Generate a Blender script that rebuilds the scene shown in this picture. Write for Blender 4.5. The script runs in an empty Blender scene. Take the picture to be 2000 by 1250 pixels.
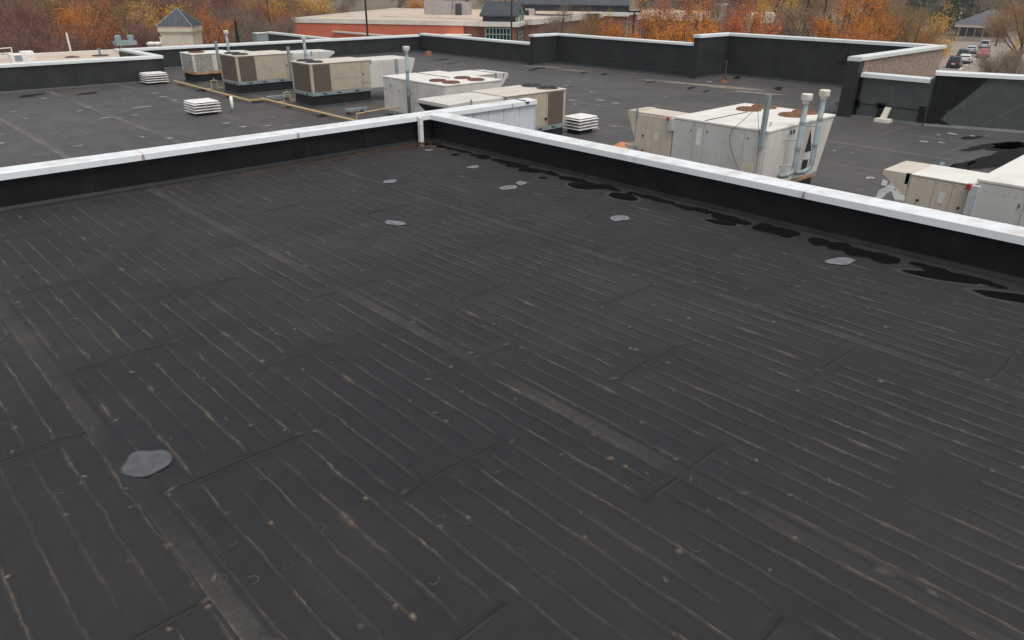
import bpy, bmesh, math, random
import numpy as np
from mathutils import Vector, Matrix

S = bpy.context.scene
C = S.collection
RNG = np.random.default_rng(11)
random.seed(5)

# ------------------------------------------------------------------ camera
CAM_H = 3.36                      # metres above the upper roof (z = 0)
FPX, PITCH, ROLL, YAW = 1400.0, 0.440226, 0.00935388, -0.76735778
def cam_matrix():
    cp, sp = math.cos(PITCH), math.sin(PITCH)
    fw = np.array([0, cp, -sp]); up = np.array([0, sp, cp]); rt = np.array([1., 0, 0])
    r2 = math.cos(ROLL) * rt + math.sin(ROLL) * up
    u2 = -math.sin(ROLL) * rt + math.cos(ROLL) * up
    c, s = math.cos(YAW), math.sin(YAW)
    return np.array([[c, -s, 0], [s, c, 0], [0, 0, 1]]) @ np.array([r2, u2, fw]).T
CM = cam_matrix()
cam = bpy.data.cameras.new('camera'); camo = bpy.data.objects.new('camera', cam); C.objects.link(camo)
cam.sensor_width = 36; cam.lens = FPX / 2000 * 36; cam.clip_start = .1; cam.clip_end = 6000
m = Matrix.Identity(4)
for i in range(3):
    m[i][0] = CM[i][0]; m[i][1] = CM[i][1]; m[i][2] = -CM[i][2]
m[2][3] = CAM_H
camo.matrix_world = m
S.camera = camo

# ------------------------------------------------------------------ sky, sun, exposure
W = bpy.data.worlds.new('World'); S.world = W; W.use_nodes = True
nt = W.node_tree; nt.nodes.clear()
sky = nt.nodes.new('ShaderNodeTexSky'); sky.sky_type = 'NISHITA'; sky.sun_disc = False
sky.sun_elevation = math.radians(68); sky.sun_rotation = math.radians(200)
sky.air_density = 1.0; sky.dust_density = 4.0; sky.ozone_density = 1.0
hs = nt.nodes.new('ShaderNodeHueSaturation'); hs.inputs['Saturation'].default_value = .22   # overcast: the cloud layer greys the sky
bg = nt.nodes.new('ShaderNodeBackground'); bg.inputs['Strength'].default_value = .11
wo = nt.nodes.new('ShaderNodeOutputWorld')
nt.links.new(sky.outputs[0], hs.inputs['Color']); nt.links.new(hs.outputs[0], bg.inputs['Color']); nt.links.new(bg.outputs[0], wo.inputs[0])
sun = bpy.data.lights.new('sun', 'SUN'); sun.energy = 1.1; sun.angle = math.radians(30); sun.color = (1, .97, .93)
suno = bpy.data.objects.new('sun', sun); C.objects.link(suno)
sd = Vector((math.sin(math.radians(200)) * math.cos(math.radians(68)), math.cos(math.radians(200)) * math.cos(math.radians(68)), math.sin(math.radians(68))))
suno.rotation_euler = sd.to_track_quat('Z', 'Y').to_euler()
S.view_settings.view_transform = 'Standard'; S.view_settings.look = 'None'
S.view_settings.exposure = 0.52; S.view_settings.gamma = 1; S.view_settings.use_curve_mapping = False

# ------------------------------------------------------------------ helpers: materials
def lin(h):
    h = h.lstrip('#'); v = [int(h[i:i + 2], 16) / 255 for i in (0, 2, 4)]
    return tuple(c / 12.92 if c <= .04045 else ((c + .055) / 1.055) ** 2.4 for c in v)
def c4(c): return (c[0], c[1], c[2], 1)
MATS = {}
class NT:
    def __init__(s, name):
        s.m = bpy.data.materials.new(name); s.m.use_nodes = True
        s.t = s.m.node_tree; s.b = s.t.nodes['Principled BSDF']; s.out = s.t.nodes['Material Output']
        s.tc = s.t.nodes.new('ShaderNodeTexCoord')
    def n(s, typ, **kw):
        o = s.t.nodes.new(typ)
        for k, v in kw.items(): setattr(o, k, v)
        return o
    def l(s, a, b): s.t.links.new(a, b)
    def noise(s, scale, detail=5, stretch=(1, 1, 1), rough=.6, loc=(0, 0, 0), dist=0):
        mp = s.n('ShaderNodeMapping'); mp.inputs['Scale'].default_value = stretch; mp.inputs['Location'].default_value = loc
        s.l(s.tc.outputs['Object'], mp.inputs['Vector'])
        nz = s.n('ShaderNodeTexNoise'); nz.inputs['Scale'].default_value = scale; nz.inputs['Detail'].default_value = detail
        nz.inputs['Roughness'].default_value = rough; nz.inputs['Distortion'].default_value = dist
        s.l(mp.outputs[0], nz.inputs['Vector']); return nz.outputs[0]
    def ramp(s, x, lo, hi, a=0., b=1.):
        r = s.n('ShaderNodeMapRange'); r.interpolation_type = 'SMOOTHSTEP'
        for k, v in zip(('From Min', 'From Max', 'To Min', 'To Max'), (lo, hi, a, b)): r.inputs[k].default_value = v
        s.l(x, r.inputs['Value']); return r.outputs[0]
    def mix(s, fac, a, b):
        x = s.n('ShaderNodeMix', data_type='RGBA')
        if isinstance(fac, (int, float)): x.inputs[0].default_value = fac
        else: s.l(fac, x.inputs[0])
        for v, i in ((a, 6), (b, 7)):
            if isinstance(v, tuple): x.inputs[i].default_value = c4(v)
            else: s.l(v, x.inputs[i])
        return x.outputs[2]
    def math(s, op, a, b=None):
        x = s.n('ShaderNodeMath', operation=op)
        for v, i in ((a, 0), (b, 1)):
            if v is None: continue
            if isinstance(v, (int, float)): x.inputs[i].default_value = v
            else: s.l(v, x.inputs[i])
        return x.outputs[0]
    def bump(s, h, strength=.3, dist=.01):
        b = s.n('ShaderNodeBump'); b.inputs['Strength'].default_value = strength; b.inputs['Distance'].default_value = dist
        s.l(h, b.inputs['Height']); s.l(b.outputs[0], s.b.inputs['Normal'])
    def done(s, col=None, rough=.6, metal=0, spec=.5):
        if col is not None:
            if isinstance(col, tuple): s.b.inputs['Base Color'].default_value = c4(col)
            else: s.l(col, s.b.inputs['Base Color'])
        if isinstance(rough, (int, float)): s.b.inputs['Roughness'].default_value = rough
        else: s.l(rough, s.b.inputs['Roughness'])
        s.b.inputs['Metallic'].default_value = metal; s.b.inputs['Specular IOR Level'].default_value = spec
        return s.m
def mat(name, c1, c2=None, scale=3, stretch=(1, 1, 1), lo=.42, hi=.68, rough=.6, metal=0, spec=.5, bump=0, bscale=60,
        streak=None, samt=.5, spot=None, spscale=14, splo=.66, sphi=.74):
    if name in MATS: return MATS[name]
    t = NT(name)
    col = c1
    if c2: col = t.mix(t.ramp(t.noise(scale, 6, stretch), lo, hi), c1, c2)
    if streak:
        st = t.ramp(t.noise(9, 4, (1, 1, .09), loc=(3, 7, 1)), .52, .75, 0, samt)
        col = t.mix(st, col, streak)
    if spot:
        col = t.mix(t.ramp(t.noise(spscale, 3, loc=(9, 2, 4)), splo, sphi), col, spot)
    if bump: t.bump(t.noise(bscale, 4), bump)
    MATS[name] = t.done(col, rough, metal, spec); return MATS[name]

# ------------------------------------------------------------------ helpers: meshes
class MB:
    def __init__(s): s.v = []; s.f = []
    def add(s, vs, fs):
        k = len(s.v); s.v += [tuple(p) for p in vs]; s.f += [tuple(i + k for i in f) for f in fs]; return s
    def box(s, x0, x1, y0, y1, z0, z1):
        return s.add([(x, y, z) for z in (z0, z1) for y in (y0, y1) for x in (x0, x1)],
                     [(0, 2, 3, 1), (4, 5, 7, 6), (0, 1, 5, 4), (2, 6, 7, 3), (0, 4, 6, 2), (1, 3, 7, 5)])
    def prism(s, a, b):            # two equal rings of points
        n = len(a)
        return s.add(list(a) + list(b), [tuple(range(n))[::-1], tuple(range(n, 2 * n))] + [(i, (i + 1) % n, n + (i + 1) % n, n + i) for i in range(n)])
    def prism_y(s, pr, y0, y1): return s.prism([(x, y0, z) for x, z in pr], [(x, y1, z) for x, z in pr])
    def prism_x(s, pr, x0, x1): return s.prism([(x0, y, z) for y, z in pr], [(x1, y, z) for y, z in pr])
    def prism_z(s, pr, z0, z1): return s.prism([(x, y, z0) for x, y in pr], [(x, y, z1) for x, y in pr])
    def tube(s, pts, r, n=10, r1=None):
        pts = [Vector(p) for p in pts]; rings = []
        for i, p in enumerate(pts):
            d = (pts[min(i + 1, len(pts) - 1)] - pts[max(i - 1, 0)]).normalized()
            a = d.orthogonal().normalized() if i == 0 else (rings_a - d * rings_a.dot(d)).normalized()
            rings_a = a; b = d.cross(a)
            rr = r if r1 is None else r + (r1 - r) * i / (len(pts) - 1)
            rings.append([p + (a * math.cos(t) + b * math.sin(t)) * rr for t in [2 * math.pi * k / n for k in range(n)]])
        k = len(s.v)
        for q in rings: s.v += [tuple(p) for p in q]
        for i in range(len(rings) - 1):
            for j in range(n):
                s.f.append((k + i * n + j, k + i * n + (j + 1) % n, k + (i + 1) * n + (j + 1) % n, k + (i + 1) * n + j))
        s.f.append(tuple(k + j for j in range(n))[::-1]); s.f.append(tuple(k + (len(rings) - 1) * n + j for j in range(n)))
        return s
    def lathe(s, c, prof, n=20):   # prof: (r, z) pairs, vertical axis
        k = len(s.v)
        for r, z in prof:
            for j in range(n):
                t = 2 * math.pi * j / n; s.v.append((c[0] + r * math.cos(t), c[1] + r * math.sin(t), c[2] + z))
        for i in range(len(prof) - 1):
            for j in range(n):
                s.f.append((k + i * n + j, k + i * n + (j + 1) % n, k + (i + 1) * n + (j + 1) % n, k + (i + 1) * n + j))
        return s
    def disc(s, c, r, n=20):
        return s.add([(c[0] + r * math.cos(2 * math.pi * j / n), c[1] + r * math.sin(2 * math.pi * j / n), c[2]) for j in range(n)], [tuple(range(n))])
    def build(s, name, material, parent=None, smooth=False, bev=0):
        me = bpy.data.meshes.new(name)
        off = Vector((0, 0, 0)); q = parent
        while q is not None:
            if q.rotation_euler.z: off = Vector((0, 0, 0)); break      # a turned thing's parts are given in its own axes
            off = off + q.location; q = q.parent
        me.from_pydata([(x - off[0], y - off[1], z - off[2]) for x, y, z in s.v], [], s.f)
        bm = bmesh.new(); bm.from_mesh(me)
        bmesh.ops.recalc_face_normals(bm, faces=bm.faces)
        if bev: bmesh.ops.bevel(bm, geom=bm.edges[:], offset=bev, segments=1, affect='EDGES')
        bm.to_mesh(me); bm.free()
        if smooth:
            for p in me.polygons: p.use_smooth = True
        me.materials.append(material)
        o = bpy.data.objects.new(name, me); C.objects.link(o)
        if parent is not None: o.parent = parent
        return o
def box(name, material, parent, *a, bev=0): return MB().box(*a).build(name, material, parent, bev=bev)
def thing(name, label, cat, loc, group=None):
    o = bpy.data.objects.new(name, None); C.objects.link(o); o.location = loc; o.empty_display_size = .2
    o['label'] = label; o['category'] = cat
    if group: o['group'] = group
    return o
def tag(o, label, cat, group=None, kind=None):
    if label: o['label'] = label
    if cat: o['category'] = cat
    if group: o['group'] = group
    if kind: o['kind'] = kind
    return o
def struct(o, label=None):
    o['kind'] = 'structure'
    if label: o['label'] = label
    return o
def ray(u, v):
    return CM @ np.array([(u - 1000) / FPX, -(v - 625) / FPX, 1.])
def bearing(u, v, D):             # point at horizontal distance D in the direction of a picture column, on the line of sight
    d = ray(u, v); t = D / math.hypot(d[0], d[1]); return d[0] * t, d[1] * t, CAM_H + d[2] * t

Z2 = -1.10                        # the lower roof
ZG = -8.0                         # the ground

# ------------------------------------------------------------------ materials
def membrane(name, base, warm, tan, ribs=False, rough=.62, even=False):
    t = NT(name)
    big = t.ramp(t.noise(.35, 4), .38, .66)
    col = t.mix(big, base, warm)
    fine = t.ramp(t.noise(7, 8, rough=.7), .35, .7)
    col = t.mix(t.math('MULTIPLY', fine, .3), col, tuple(c * 1.5 for c in warm))
    sepx = t.n('ShaderNodeSeparateXYZ'); t.l(t.tc.outputs['Object'], sepx.inputs[0])
    wn = t.n('ShaderNodeTexWhiteNoise', noise_dimensions='1D'); t.l(t.math('FLOOR', t.math('DIVIDE', t.math('SUBTRACT', sepx.outputs[0], .93), 3.05)), wn.inputs['W'])
    col = t.mix(t.math('MULTIPLY', wn.outputs['Value'], .22), col, tuple(c * .55 for c in base))
    scuff = t.ramp(t.noise(2.6, 7, (1, .22, 1), rough=.72, loc=(1, 3, 0)), .5, .74, 0, .26)
    col = t.mix(scuff, col, tuple(c * 1.9 for c in warm))
    damp = t.ramp(t.noise(.8, 5, (1, .6, 1), loc=(7, 3, 0), dist=.6), .52, .72, 0, .15)
    col = t.mix(damp, col, tuple(c * .5 for c in base))
    sp = t.ramp(t.noise(120, 2), .68, .8)
    col = t.mix(t.math('MULTIPLY', sp, .25), col, tan)
    if ribs:
        sep = t.n('ShaderNodeSeparateXYZ'); t.l(t.tc.outputs['Object'], sep.inputs[0])
        wob = t.noise(1.2, 3, (1, .5, 1))
        xx = t.math('ADD', sep.outputs[0], t.math('MULTIPLY', wob, .12))
        fr = t.math('FRACT', t.math('DIVIDE', xx, .215))
        line = t.ramp(t.math('ABSOLUTE', t.math('SUBTRACT', fr, .5)), .06, .2, 1, 0)
        pat = t.ramp(t.noise(1.1, 5, (1, .35, 1), loc=(4, 4, 0)), .45, .7, 0, .38)
        col = t.mix(t.math('MULTIPLY', line, pat), col, tan)
        d = t.ramp(t.noise(.22, 5, loc=(2, 9, 0)), .45, .75, 0, .35)
        col = t.mix(d, col, tuple(c * .5 for c in tan))
    at = t.n('ShaderNodeAttribute', attribute_name='dust')
    if not even: tan = t.mix(t.ramp(t.noise(1.7, 3, loc=(8, 8, 0)), .35, .65), tan, (tan[0] * .98, tan[1] * .88, tan[2] * .80))
    du = t.math('MULTIPLY', at.outputs['Fac'], t.ramp(t.noise(13, 5), .3, .7, .62, 1)) if even else t.math('MULTIPLY', at.outputs['Fac'], t.ramp(t.noise(26, 6, rough=.75), .28, .62, .3, 1))
    if not even: du = t.math('MULTIPLY', du, t.ramp(t.noise(3, 3, loc=(5, 1, 0)), .3, .62, .5, 1))
    if not even: du = t.math('MULTIPLY', du, t.ramp(t.noise(110, 5, rough=.8), .36, .6, .25, 1.25))
    col = t.mix(t.math('MINIMUM', du, 1.0), col, tan)
    dk = t.n('ShaderNodeAttribute', attribute_name='dirt')
    col = t.mix(dk.outputs['Fac'], col, (.006, .006, .006))
    h = t.math('ADD', t.math('MULTIPLY', t.noise(90, 4), .35), t.math('MULTIPLY', t.noise(4, 3), 1.6))
    t.bump(h, .35, .008)
    r = t.ramp(t.noise(1.3, 5), .3, .7, rough - .1, rough + .12)
    t.b.inputs['Sheen Weight'].default_value = .05; t.b.inputs['Sheen Roughness'].default_value = .35; t.b.inputs['Sheen Tint'].default_value = (1, .88, .78, 1)   # dust film
    return t.done(col, r, 0, .27)
M_ROOF = membrane('upper_membrane', (.0145, .0156, .0178), (.0235, .0218, .0212), (.20, .157, .115))
M_SEAM = membrane('lap_membrane', (.0145, .0156, .0178), (.0235, .0218, .0212), (.17, .157, .128))
M_ROOF2 = membrane('lower_membrane', (.048, .0472, .0478), (.067, .0625, .0595), (.15, .128, .108), ribs=True, rough=.58)
M_WALL = mat('parapet_membrane', (.009, .0105, .012), (.017, .018, .0195), scale=2.2, rough=.5, bump=.25, bscale=30, streak=(.026, .027, .028), samt=.35, spec=.2)
M_WALLF = mat('far_parapet_membrane', (.019, .0225, .0245), (.031, .0345, .036), scale=1.6, rough=.55, bump=.2, bscale=24, streak=(.008, .009, .010), samt=.5)
M_WALLG = mat('greyed_parapet_membrane', (.058, .066, .067), (.075, .083, .082), scale=2.5, rough=.6, bump=.2, bscale=24, streak=(.026, .03, .03), samt=.4)
def cmu():
    t = NT('black_block_wall')
    sep = t.n('ShaderNodeSeparateXYZ'); t.l(t.tc.outputs['Object'], sep.inputs[0])
    fr = t.math('ABSOLUTE', t.math('SUBTRACT', t.math('FRACT', t.math('DIVIDE', t.math('ADD', sep.outputs[2], t.math('MULTIPLY', t.noise(2, 3), .05)), .2)), .5))
    ln = t.ramp(fr, .40, .49, 0, .8)
    col = t.mix(t.ramp(t.noise(1.4, 5), .35, .7), (.018, .0215, .0235), (.030, .034, .0355))
    col = t.mix(t.math('MULTIPLY', ln, t.ramp(t.noise(1.1, 4, (1, 1, 3)), .4, .7)), col, (.042, .046, .046))
    t.bump(t.math('SUBTRACT', t.noise(14, 4), ln), .4, .02)
    return t.done(col, .6, 0, .4)
M_CMU = cmu()
M_TAR = mat('tar', (.005, .0052, .0055), (.009, .009, .009), scale=7, rough=.35)
def coping_mat(name, c, film, amt):
    t = NT(name)
    g = t.n('ShaderNodeNewGeometry'); sp = t.n('ShaderNodeSeparateXYZ'); t.l(g.outputs['Normal'], sp.inputs[0])
    up = t.ramp(sp.outputs[2], .6, .95)
    d = t.math('MULTIPLY', t.ramp(t.noise(2.2, 7, rough=.68), .42, .68), t.ramp(t.noise(26, 4), .3, .6, .4, 1))
    col = t.mix(t.math('MULTIPLY', t.math('MULTIPLY', d, up), amt), c, film)
    dr = t.ramp(t.noise(5, 4, (1, 1, .12), loc=(2, 8, 0)), .55, .75, 0, .22)
    col = t.mix(dr, col, tuple(x * .62 for x in film))
    return t.done(col, .38, 0, .5)
M_COP = coping_mat('white_coping_metal', (.70, .73, .74), (.44, .375, .33), .75)
M_COPF = coping_mat('far_coping_metal', (.68, .71, .70), (.50, .48, .44), .6)
M_SMEAR = mat('old_sealant_smear', (.30, .24, .23), (.50, .47, .46), scale=28, rough=.8)
M_CAULK = mat('coping_sealant', (.12, .085, .075), (.30, .2, .18), scale=20, rough=.8)
M_PANEL = mat('blue_white_metal_siding', (.62, .66, .70), (.55, .59, .63), scale=1.5, rough=.35, streak=(.42, .44, .46), samt=.25)
M_WHITE = mat('white_pvc', (.78, .77, .74), (.62, .58, .53), scale=6, rough=.4)
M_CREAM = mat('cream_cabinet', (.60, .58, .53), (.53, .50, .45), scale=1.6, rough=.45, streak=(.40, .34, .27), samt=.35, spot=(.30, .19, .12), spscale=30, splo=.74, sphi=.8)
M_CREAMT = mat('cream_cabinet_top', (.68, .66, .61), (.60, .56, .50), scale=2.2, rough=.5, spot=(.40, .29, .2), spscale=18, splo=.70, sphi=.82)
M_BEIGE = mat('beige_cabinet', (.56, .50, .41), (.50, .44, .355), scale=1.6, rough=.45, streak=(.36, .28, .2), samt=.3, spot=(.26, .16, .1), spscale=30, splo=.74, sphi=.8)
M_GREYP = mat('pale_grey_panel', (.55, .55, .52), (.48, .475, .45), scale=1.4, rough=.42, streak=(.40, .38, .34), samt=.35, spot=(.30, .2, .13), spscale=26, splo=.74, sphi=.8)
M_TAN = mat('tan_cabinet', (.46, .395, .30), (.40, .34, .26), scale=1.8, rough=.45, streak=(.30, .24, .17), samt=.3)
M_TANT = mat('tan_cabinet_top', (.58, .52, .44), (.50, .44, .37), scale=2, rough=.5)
M_COIL = None
def coil_mat(name, a, b, sc=90):
    t = NT(name)
    sep = t.n('ShaderNodeSeparateXYZ'); t.l(t.tc.outputs['Object'], sep.inputs[0])
    s = t.math('ADD', sep.outputs[0], sep.outputs[1])
    fr = t.ramp(t.math('ABSOLUTE', t.math('SUBTRACT', t.math('FRACT', t.math('MULTIPLY', s, sc / 3)), .5)), .1, .4)
    zz = t.ramp(t.math('ABSOLUTE', t.math('SUBTRACT', t.math('FRACT', t.math('MULTIPLY', sep.outputs[2], sc / 3)), .5)), .1, .4)
    f = t.math('MULTIPLY', fr, zz)
    f = t.math('MULTIPLY', f, t.ramp(t.noise(3, 5), .3, .7, .5, 1))
    return t.done(t.mix(f, a, b), .6, 0, .3)
M_COIL = coil_mat('brown_coil_guard', (.105, .085, .065), (.18, .145, .11))
def mesh_guard():
    t = NT('hail_guard_mesh')
    f = t.ramp(t.noise(34, 2, rough=.4), .45, .56)
    return t.done(t.mix(f, (.11, .105, .095), (.52, .49, .44)), .5, 0, .3)
M_HAIL = mesh_guard()
M_RUST = mat('rusted_steel', (.15, .06, .036), (.085, .036, .026), scale=9, rough=.8, bump=.2, spot=(.36, .16, .06), spscale=12)
M_RUST2 = mat('orange_rusted_steel', (.19, .085, .04), (.11, .05, .03), scale=7, rough=.8, bump=.2)
M_RUSTY = mat('rust_orange_pan', (.36, .18, .07), (.46, .36, .26), scale=5, rough=.75)
M_DARK = mat('dark_opening', (.012, .012, .012), (.02, .019, .018), scale=6, rough=.7)
M_FAN = mat('black_fan_guard', (.03, .03, .032), (.05, .048, .046), scale=8, rough=.5)
M_GALV = mat('galvanised_steel', (.25, .30, .32), (.18, .22, .235), scale=4, rough=.6, metal=0, streak=(.36, .36, .34), samt=.3)
M_RAIL = mat('galvanised_base_rail', (.28, .34, .35), (.20, .245, .25), scale=5, rough=.5, metal=.2)
M_CURB = mat('black_curb_membrane', (.009, .0105, .0115), (.018, .019, .0195), scale=2.5, rough=.5, bump=.2, bscale=30)
M_YEL = mat('yellow_gas_pipe_paint', (.50, .36, .15), (.46, .36, .22), scale=3, rough=.5, spot=(.2, .12, .06), spscale=16)
M_CAP = mat('cream_flue_cap', (.66, .63, .56), (.55, .51, .44), scale=6, rough=.5)
M_BLOCK = mat('pipe_support_block', (.035, .032, .03), (.07, .06, .05), scale=8, rough=.8)
M_WOOD = mat('timber_sleeper', (.14, .10, .07), (.09, .065, .05), scale=6, rough=.85)
M_SILT = mat('dried_silt', (.115, .12, .125), (.08, .083, .085), scale=9, lo=.35, hi=.75, rough=.75)
M_SILTW = mat('pale_silt', (.24, .235, .23), (.15, .145, .14), scale=5, rough=.75)
def water():
    t = NT('standing_water')
    t.bump(t.noise(5, 2), .02, .01)
    return t.done((.006, .0055, .005), .03, 0, .5)
M_WATER = water()
M_PUTTY = mat('splash_block_concrete', (.58, .54, .46), (.50, .46, .38), scale=7, rough=.8)
M_ORANGE = mat('orange_tarp', (.52, .19, .10), (.44, .15, .08), scale=3, rough=.7)
M_LABEL = mat('pale_plate', (.66, .66, .62), (.55, .58, .55), scale=12, rough=.4)
M_YPLATE = mat('yellow_cream_plate', (.66, .60, .36), (.58, .52, .30), scale=10, rough=.4)
M_RED = mat('red_plastic', (.42, .03, .03), rough=.4)
M_GREY = mat('grey_enclosure', (.46, .49, .48), (.40, .42, .42), scale=6, rough=.45)
M_CABLE = mat('black_cable', (.05, .04, .036), rough=.6)
M_BRASS = mat('dull_valve_metal', (.33, .31, .27), rough=.45, metal=.5)
M_STUCCO = mat('tan_split_face_wall', (.36, .27, .21), (.22, .16, .125), scale=5, stretch=(1, 1, 1.6), lo=.35, hi=.65, rough=.9, bump=.6, bscale=9)
M_BODY = mat('building_stucco', (.40, .35, .29), (.35, .30, .25), scale=1, rough=.85)

# ================================================================== STRUCTURE: ground, building body, roofs
def ground_mat():
    t = NT('leaf_strewn_ground')
    a = t.mix(t.ramp(t.noise(.05, 6), .4, .62), (.15, .11, .075), (.09, .095, .05))
    a = t.mix(t.ramp(t.noise(.9, 6), .45, .7), a, (.24, .155, .09))
    return t.done(a, .95, 0, .2)
struct(MB().add([(-2500, -2500, ZG), (2500, -2500, ZG), (2500, 2500, ZG), (-2500, 2500, ZG)], [(0, 1, 2, 3)]).build('ground', ground_mat()))
M_ROAD = mat('leafy_asphalt', (.26, .215, .18), (.20, .165, .14), scale=.4, rough=.9, spot=(.30, .2, .12), spscale=3, splo=.6, sphi=.72)
M_LOT = mat('car_park_asphalt', (.20, .18, .165), (.15, .135, .125), scale=.3, rough=.9)
M_PAINT = mat('road_paint', (.72, .70, .66), (.5, .48, .45), scale=2, rough=.8)
struct(MB().add([(48, -40, ZG + .004), (260, -40, ZG + .004), (260, 62, ZG + .004), (170, 62, ZG + .004), (60, 24, ZG + .004), (48, 15, ZG + .004)], [(0, 1, 2, 3, 4, 5)]).build('road', M_ROAD))
struct(MB().add([(8, 76, ZG + .004), (40, 76, ZG + .004), (62, 140, ZG + .004), (20, 160, ZG + .004)], [(0, 1, 2, 3)]).build('car_park', M_LOT))
rd = bpy.data.objects['road']
for k in range(9):
    x = 118 + k * 9.2; y = 33.6 + k * 1.75
    d = Vector((.982, .187)); n = Vector((-.187, .982))
    MB().add([(x, y, ZG + .009), (x + d.x * 4.4, y + d.y * 4.4, ZG + .009), (x + d.x * 4.4 + n.x * .22, y + d.y * 4.4 + n.y * .22, ZG + .009), (x + n.x * .22, y + n.y * .22, ZG + .009)], [(0, 1, 2, 3)]).build('lane_marking', M_PAINT, rd)

LOW = [(-20, 13.8), (10.6, 13.8), (10.6, -22), (40, -22), (33.6, -4.6), (28.75, 8.4), (28.6, 8.6), (28.6, 11.4), (36.9, 11.4), (36.9, 21.8), (34.2, 21.8), (34.2, 31.75), (32.5, 31.75), (32.5, 43.2), (12.9, 43.2), (12.9, 38.1), (-20, 38.1)]
struct(MB().add([(x, y, Z2) for x, y in LOW], [tuple(range(len(LOW)))]).build('lower_roof', M_ROOF2))
LB = [(-20, 13.8), (10.6, 13.8), (10.6, -22), (40, -22), (33.6, -4.6), (28.7, 8.42), (28.52, 8.6), (28.52, 11.32), (36.85, 11.32), (36.85, 21.75), (34.15, 21.75), (34.15, 31.7), (32.45, 31.7), (32.45, 43.15), (12.85, 43.15), (12.85, 38.05), (-20, 38.05)]
struct(MB().prism_z(LB, ZG + .01, Z2 - .05).build('building_body', M_BODY))
struct(MB().add([(-9, -12, 0), (10.5, -12, 0), (10.5, 13.7, 0), (-9, 13.7, 0)], [(0, 1, 2, 3)]).build('upper_roof', M_ROOF))
struct(MB().box(-9, 10.45, -12, 13.65, Z2 - .02, -.03).build('upper_building_body', M_BODY))
UP = bpy.data.objects['upper_roof']; LOWR = bpy.data.objects['lower_roof']

# ================================================================== PARAPETS
def parapet(label, p0, p1, out, z0, z1, t=.3, cop=(0, 0), wall=None, copm=None, sec=3.05, laps=(), hlap=None, cant=True, name='parapet_wall',
            joint0=None, zbot=None, ext=None, stains=True, cf=.10):
    wall = wall or M_WALLF; copm = copm or M_COPF
    p0 = Vector((*p0, 0)); p1 = Vector((*p1, 0)); L = (p1 - p0).length; d = (p1 - p0) / L; n = Vector((*out, 0)).normalized()
    P = lambda s, o, z: tuple(p0 + d * s + n * o + Vector((0, 0, z)))
    T = thing(name, label, 'parapet', (p0.x, p0.y, z0))
    def pris(pr, s0, s1): return MB().prism([P(s0, o, z) for o, z in pr], [P(s1, o, z) for o, z in pr])
    pris([(0, z0 - .02), (0, z1 - .03), (t, z1 - .03), (t, z0 - .02)], 0, L).build('wall', wall, T)
    if ext: pris([(t + .004, ZG), (t + .004, z1 - .06), (t + .12, z1 - .06), (t + .12, ZG)], .36, L).build('outer_wall', ext, T)
    s0, s1 = -cop[0], L + cop[1]
    to = t + (.12 if ext else 0)
    pr = [(-.075, z1 - cf - .012), (-.068, z1 - .012), (-.055, z1), (to + .05, z1 + .012), (to + .065, z1), (to + .065, z1 - cf), (to + .06, z1 - cf), (-.065, z1 - cf - .012)]
    pj = [(-.066, z1 - cf), (-.062, z1 - .014), (-.053, z1 - .005), (to + .048, z1 + .007), (to + .058, z1 - .003), (to + .058, z1 - cf + .01)]
    cuts = [s0]; x = s0 + (joint0 if joint0 is not None else sec)
    while x < s1 - .4: cuts.append(x); x += sec
    cuts.append(s1)
    for a, b in zip(cuts[:-1], cuts[1:]):
        c = pris(pr, a + (.005 if a > s0 else 0), b - (.005 if b < s1 else 0)).build('coping', copm, T)
        if b < s1:
            pris(pj, b - .02, b + .02).build('coping_joint', M_CAULK, T)
            if z0 == 0:
                MB().add([P(b - .03, -.0715, z1 - .03), P(b - .008, -.0705, z1 - .016), P(b + .012, -.0705, z1 - .016), P(b + .02, -.0775, z1 - cf - .005), P(b - .035, -.0775, z1 - cf - .005)], [(0, 1, 2, 3, 4)]).build('sealant_smear', M_SMEAR, T)
            if stains and z1 - z0 < 1:
                w = .035 + .05 * random.random()
                MB().add([P(b - w, -.004, z1 - cf - .02), P(b + w * .8, -.004, z1 - cf - .02), P(b + w * 1.5, -.006, z0 + .09), P(b - w * 1.3, -.006, z0 + .09)], [(0, 1, 2, 3)]).build('joint_drip_stain', M_TAR, T)
    fb = MB()
    for k in range(int((s1 - s0) / 1.52)):
        ss = s0 + .3 + k * 1.52
        fb.prism([P(ss - .009, -.082, z1 - .062), P(ss + .009, -.082, z1 - .062), P(ss + .009, -.082, z1 - .044), P(ss - .009, -.082, z1 - .044)], [P(ss - .009, -.066, z1 - .062), P(ss + .009, -.066, z1 - .062), P(ss + .009, -.066, z1 - .044), P(ss - .009, -.066, z1 - .044)])
    for s in laps:
        pris([(-.005, z0 + .06), (-.005, z1 - cf - .01), (.01, z1 - cf - .01), (.01, z0 + .06)], s, s + .16).build('membrane_lap', wall, T)
        MB().add([P(s - .03, -.003, z0 + .06), P(s + .002, -.003, z0 + .06), P(s + .002, -.003, z1 - cf - .01), P(s - .03, -.003, z1 - cf - .01)], [(0, 1, 2, 3)]).build('lap_sealant', M_TAR, T)
    if hlap:
        for (a, b, z) in hlap:
            pris([(-.006, z), (-.006, z + .035), (.01, z + .035), (.01, z)], a, b).build('membrane_lap', M_TAR if wall is M_WALLG else wall, T)
    if cant: pris([(.01, z0 + .10), (-.012, z0 + .075), (-.075, z0 + .012), (-.10, z0 + .003), (-.10, z0 - .01), (.01, z0 - .01)], 0, L).build('base_flashing', wall, T)
    return T

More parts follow.
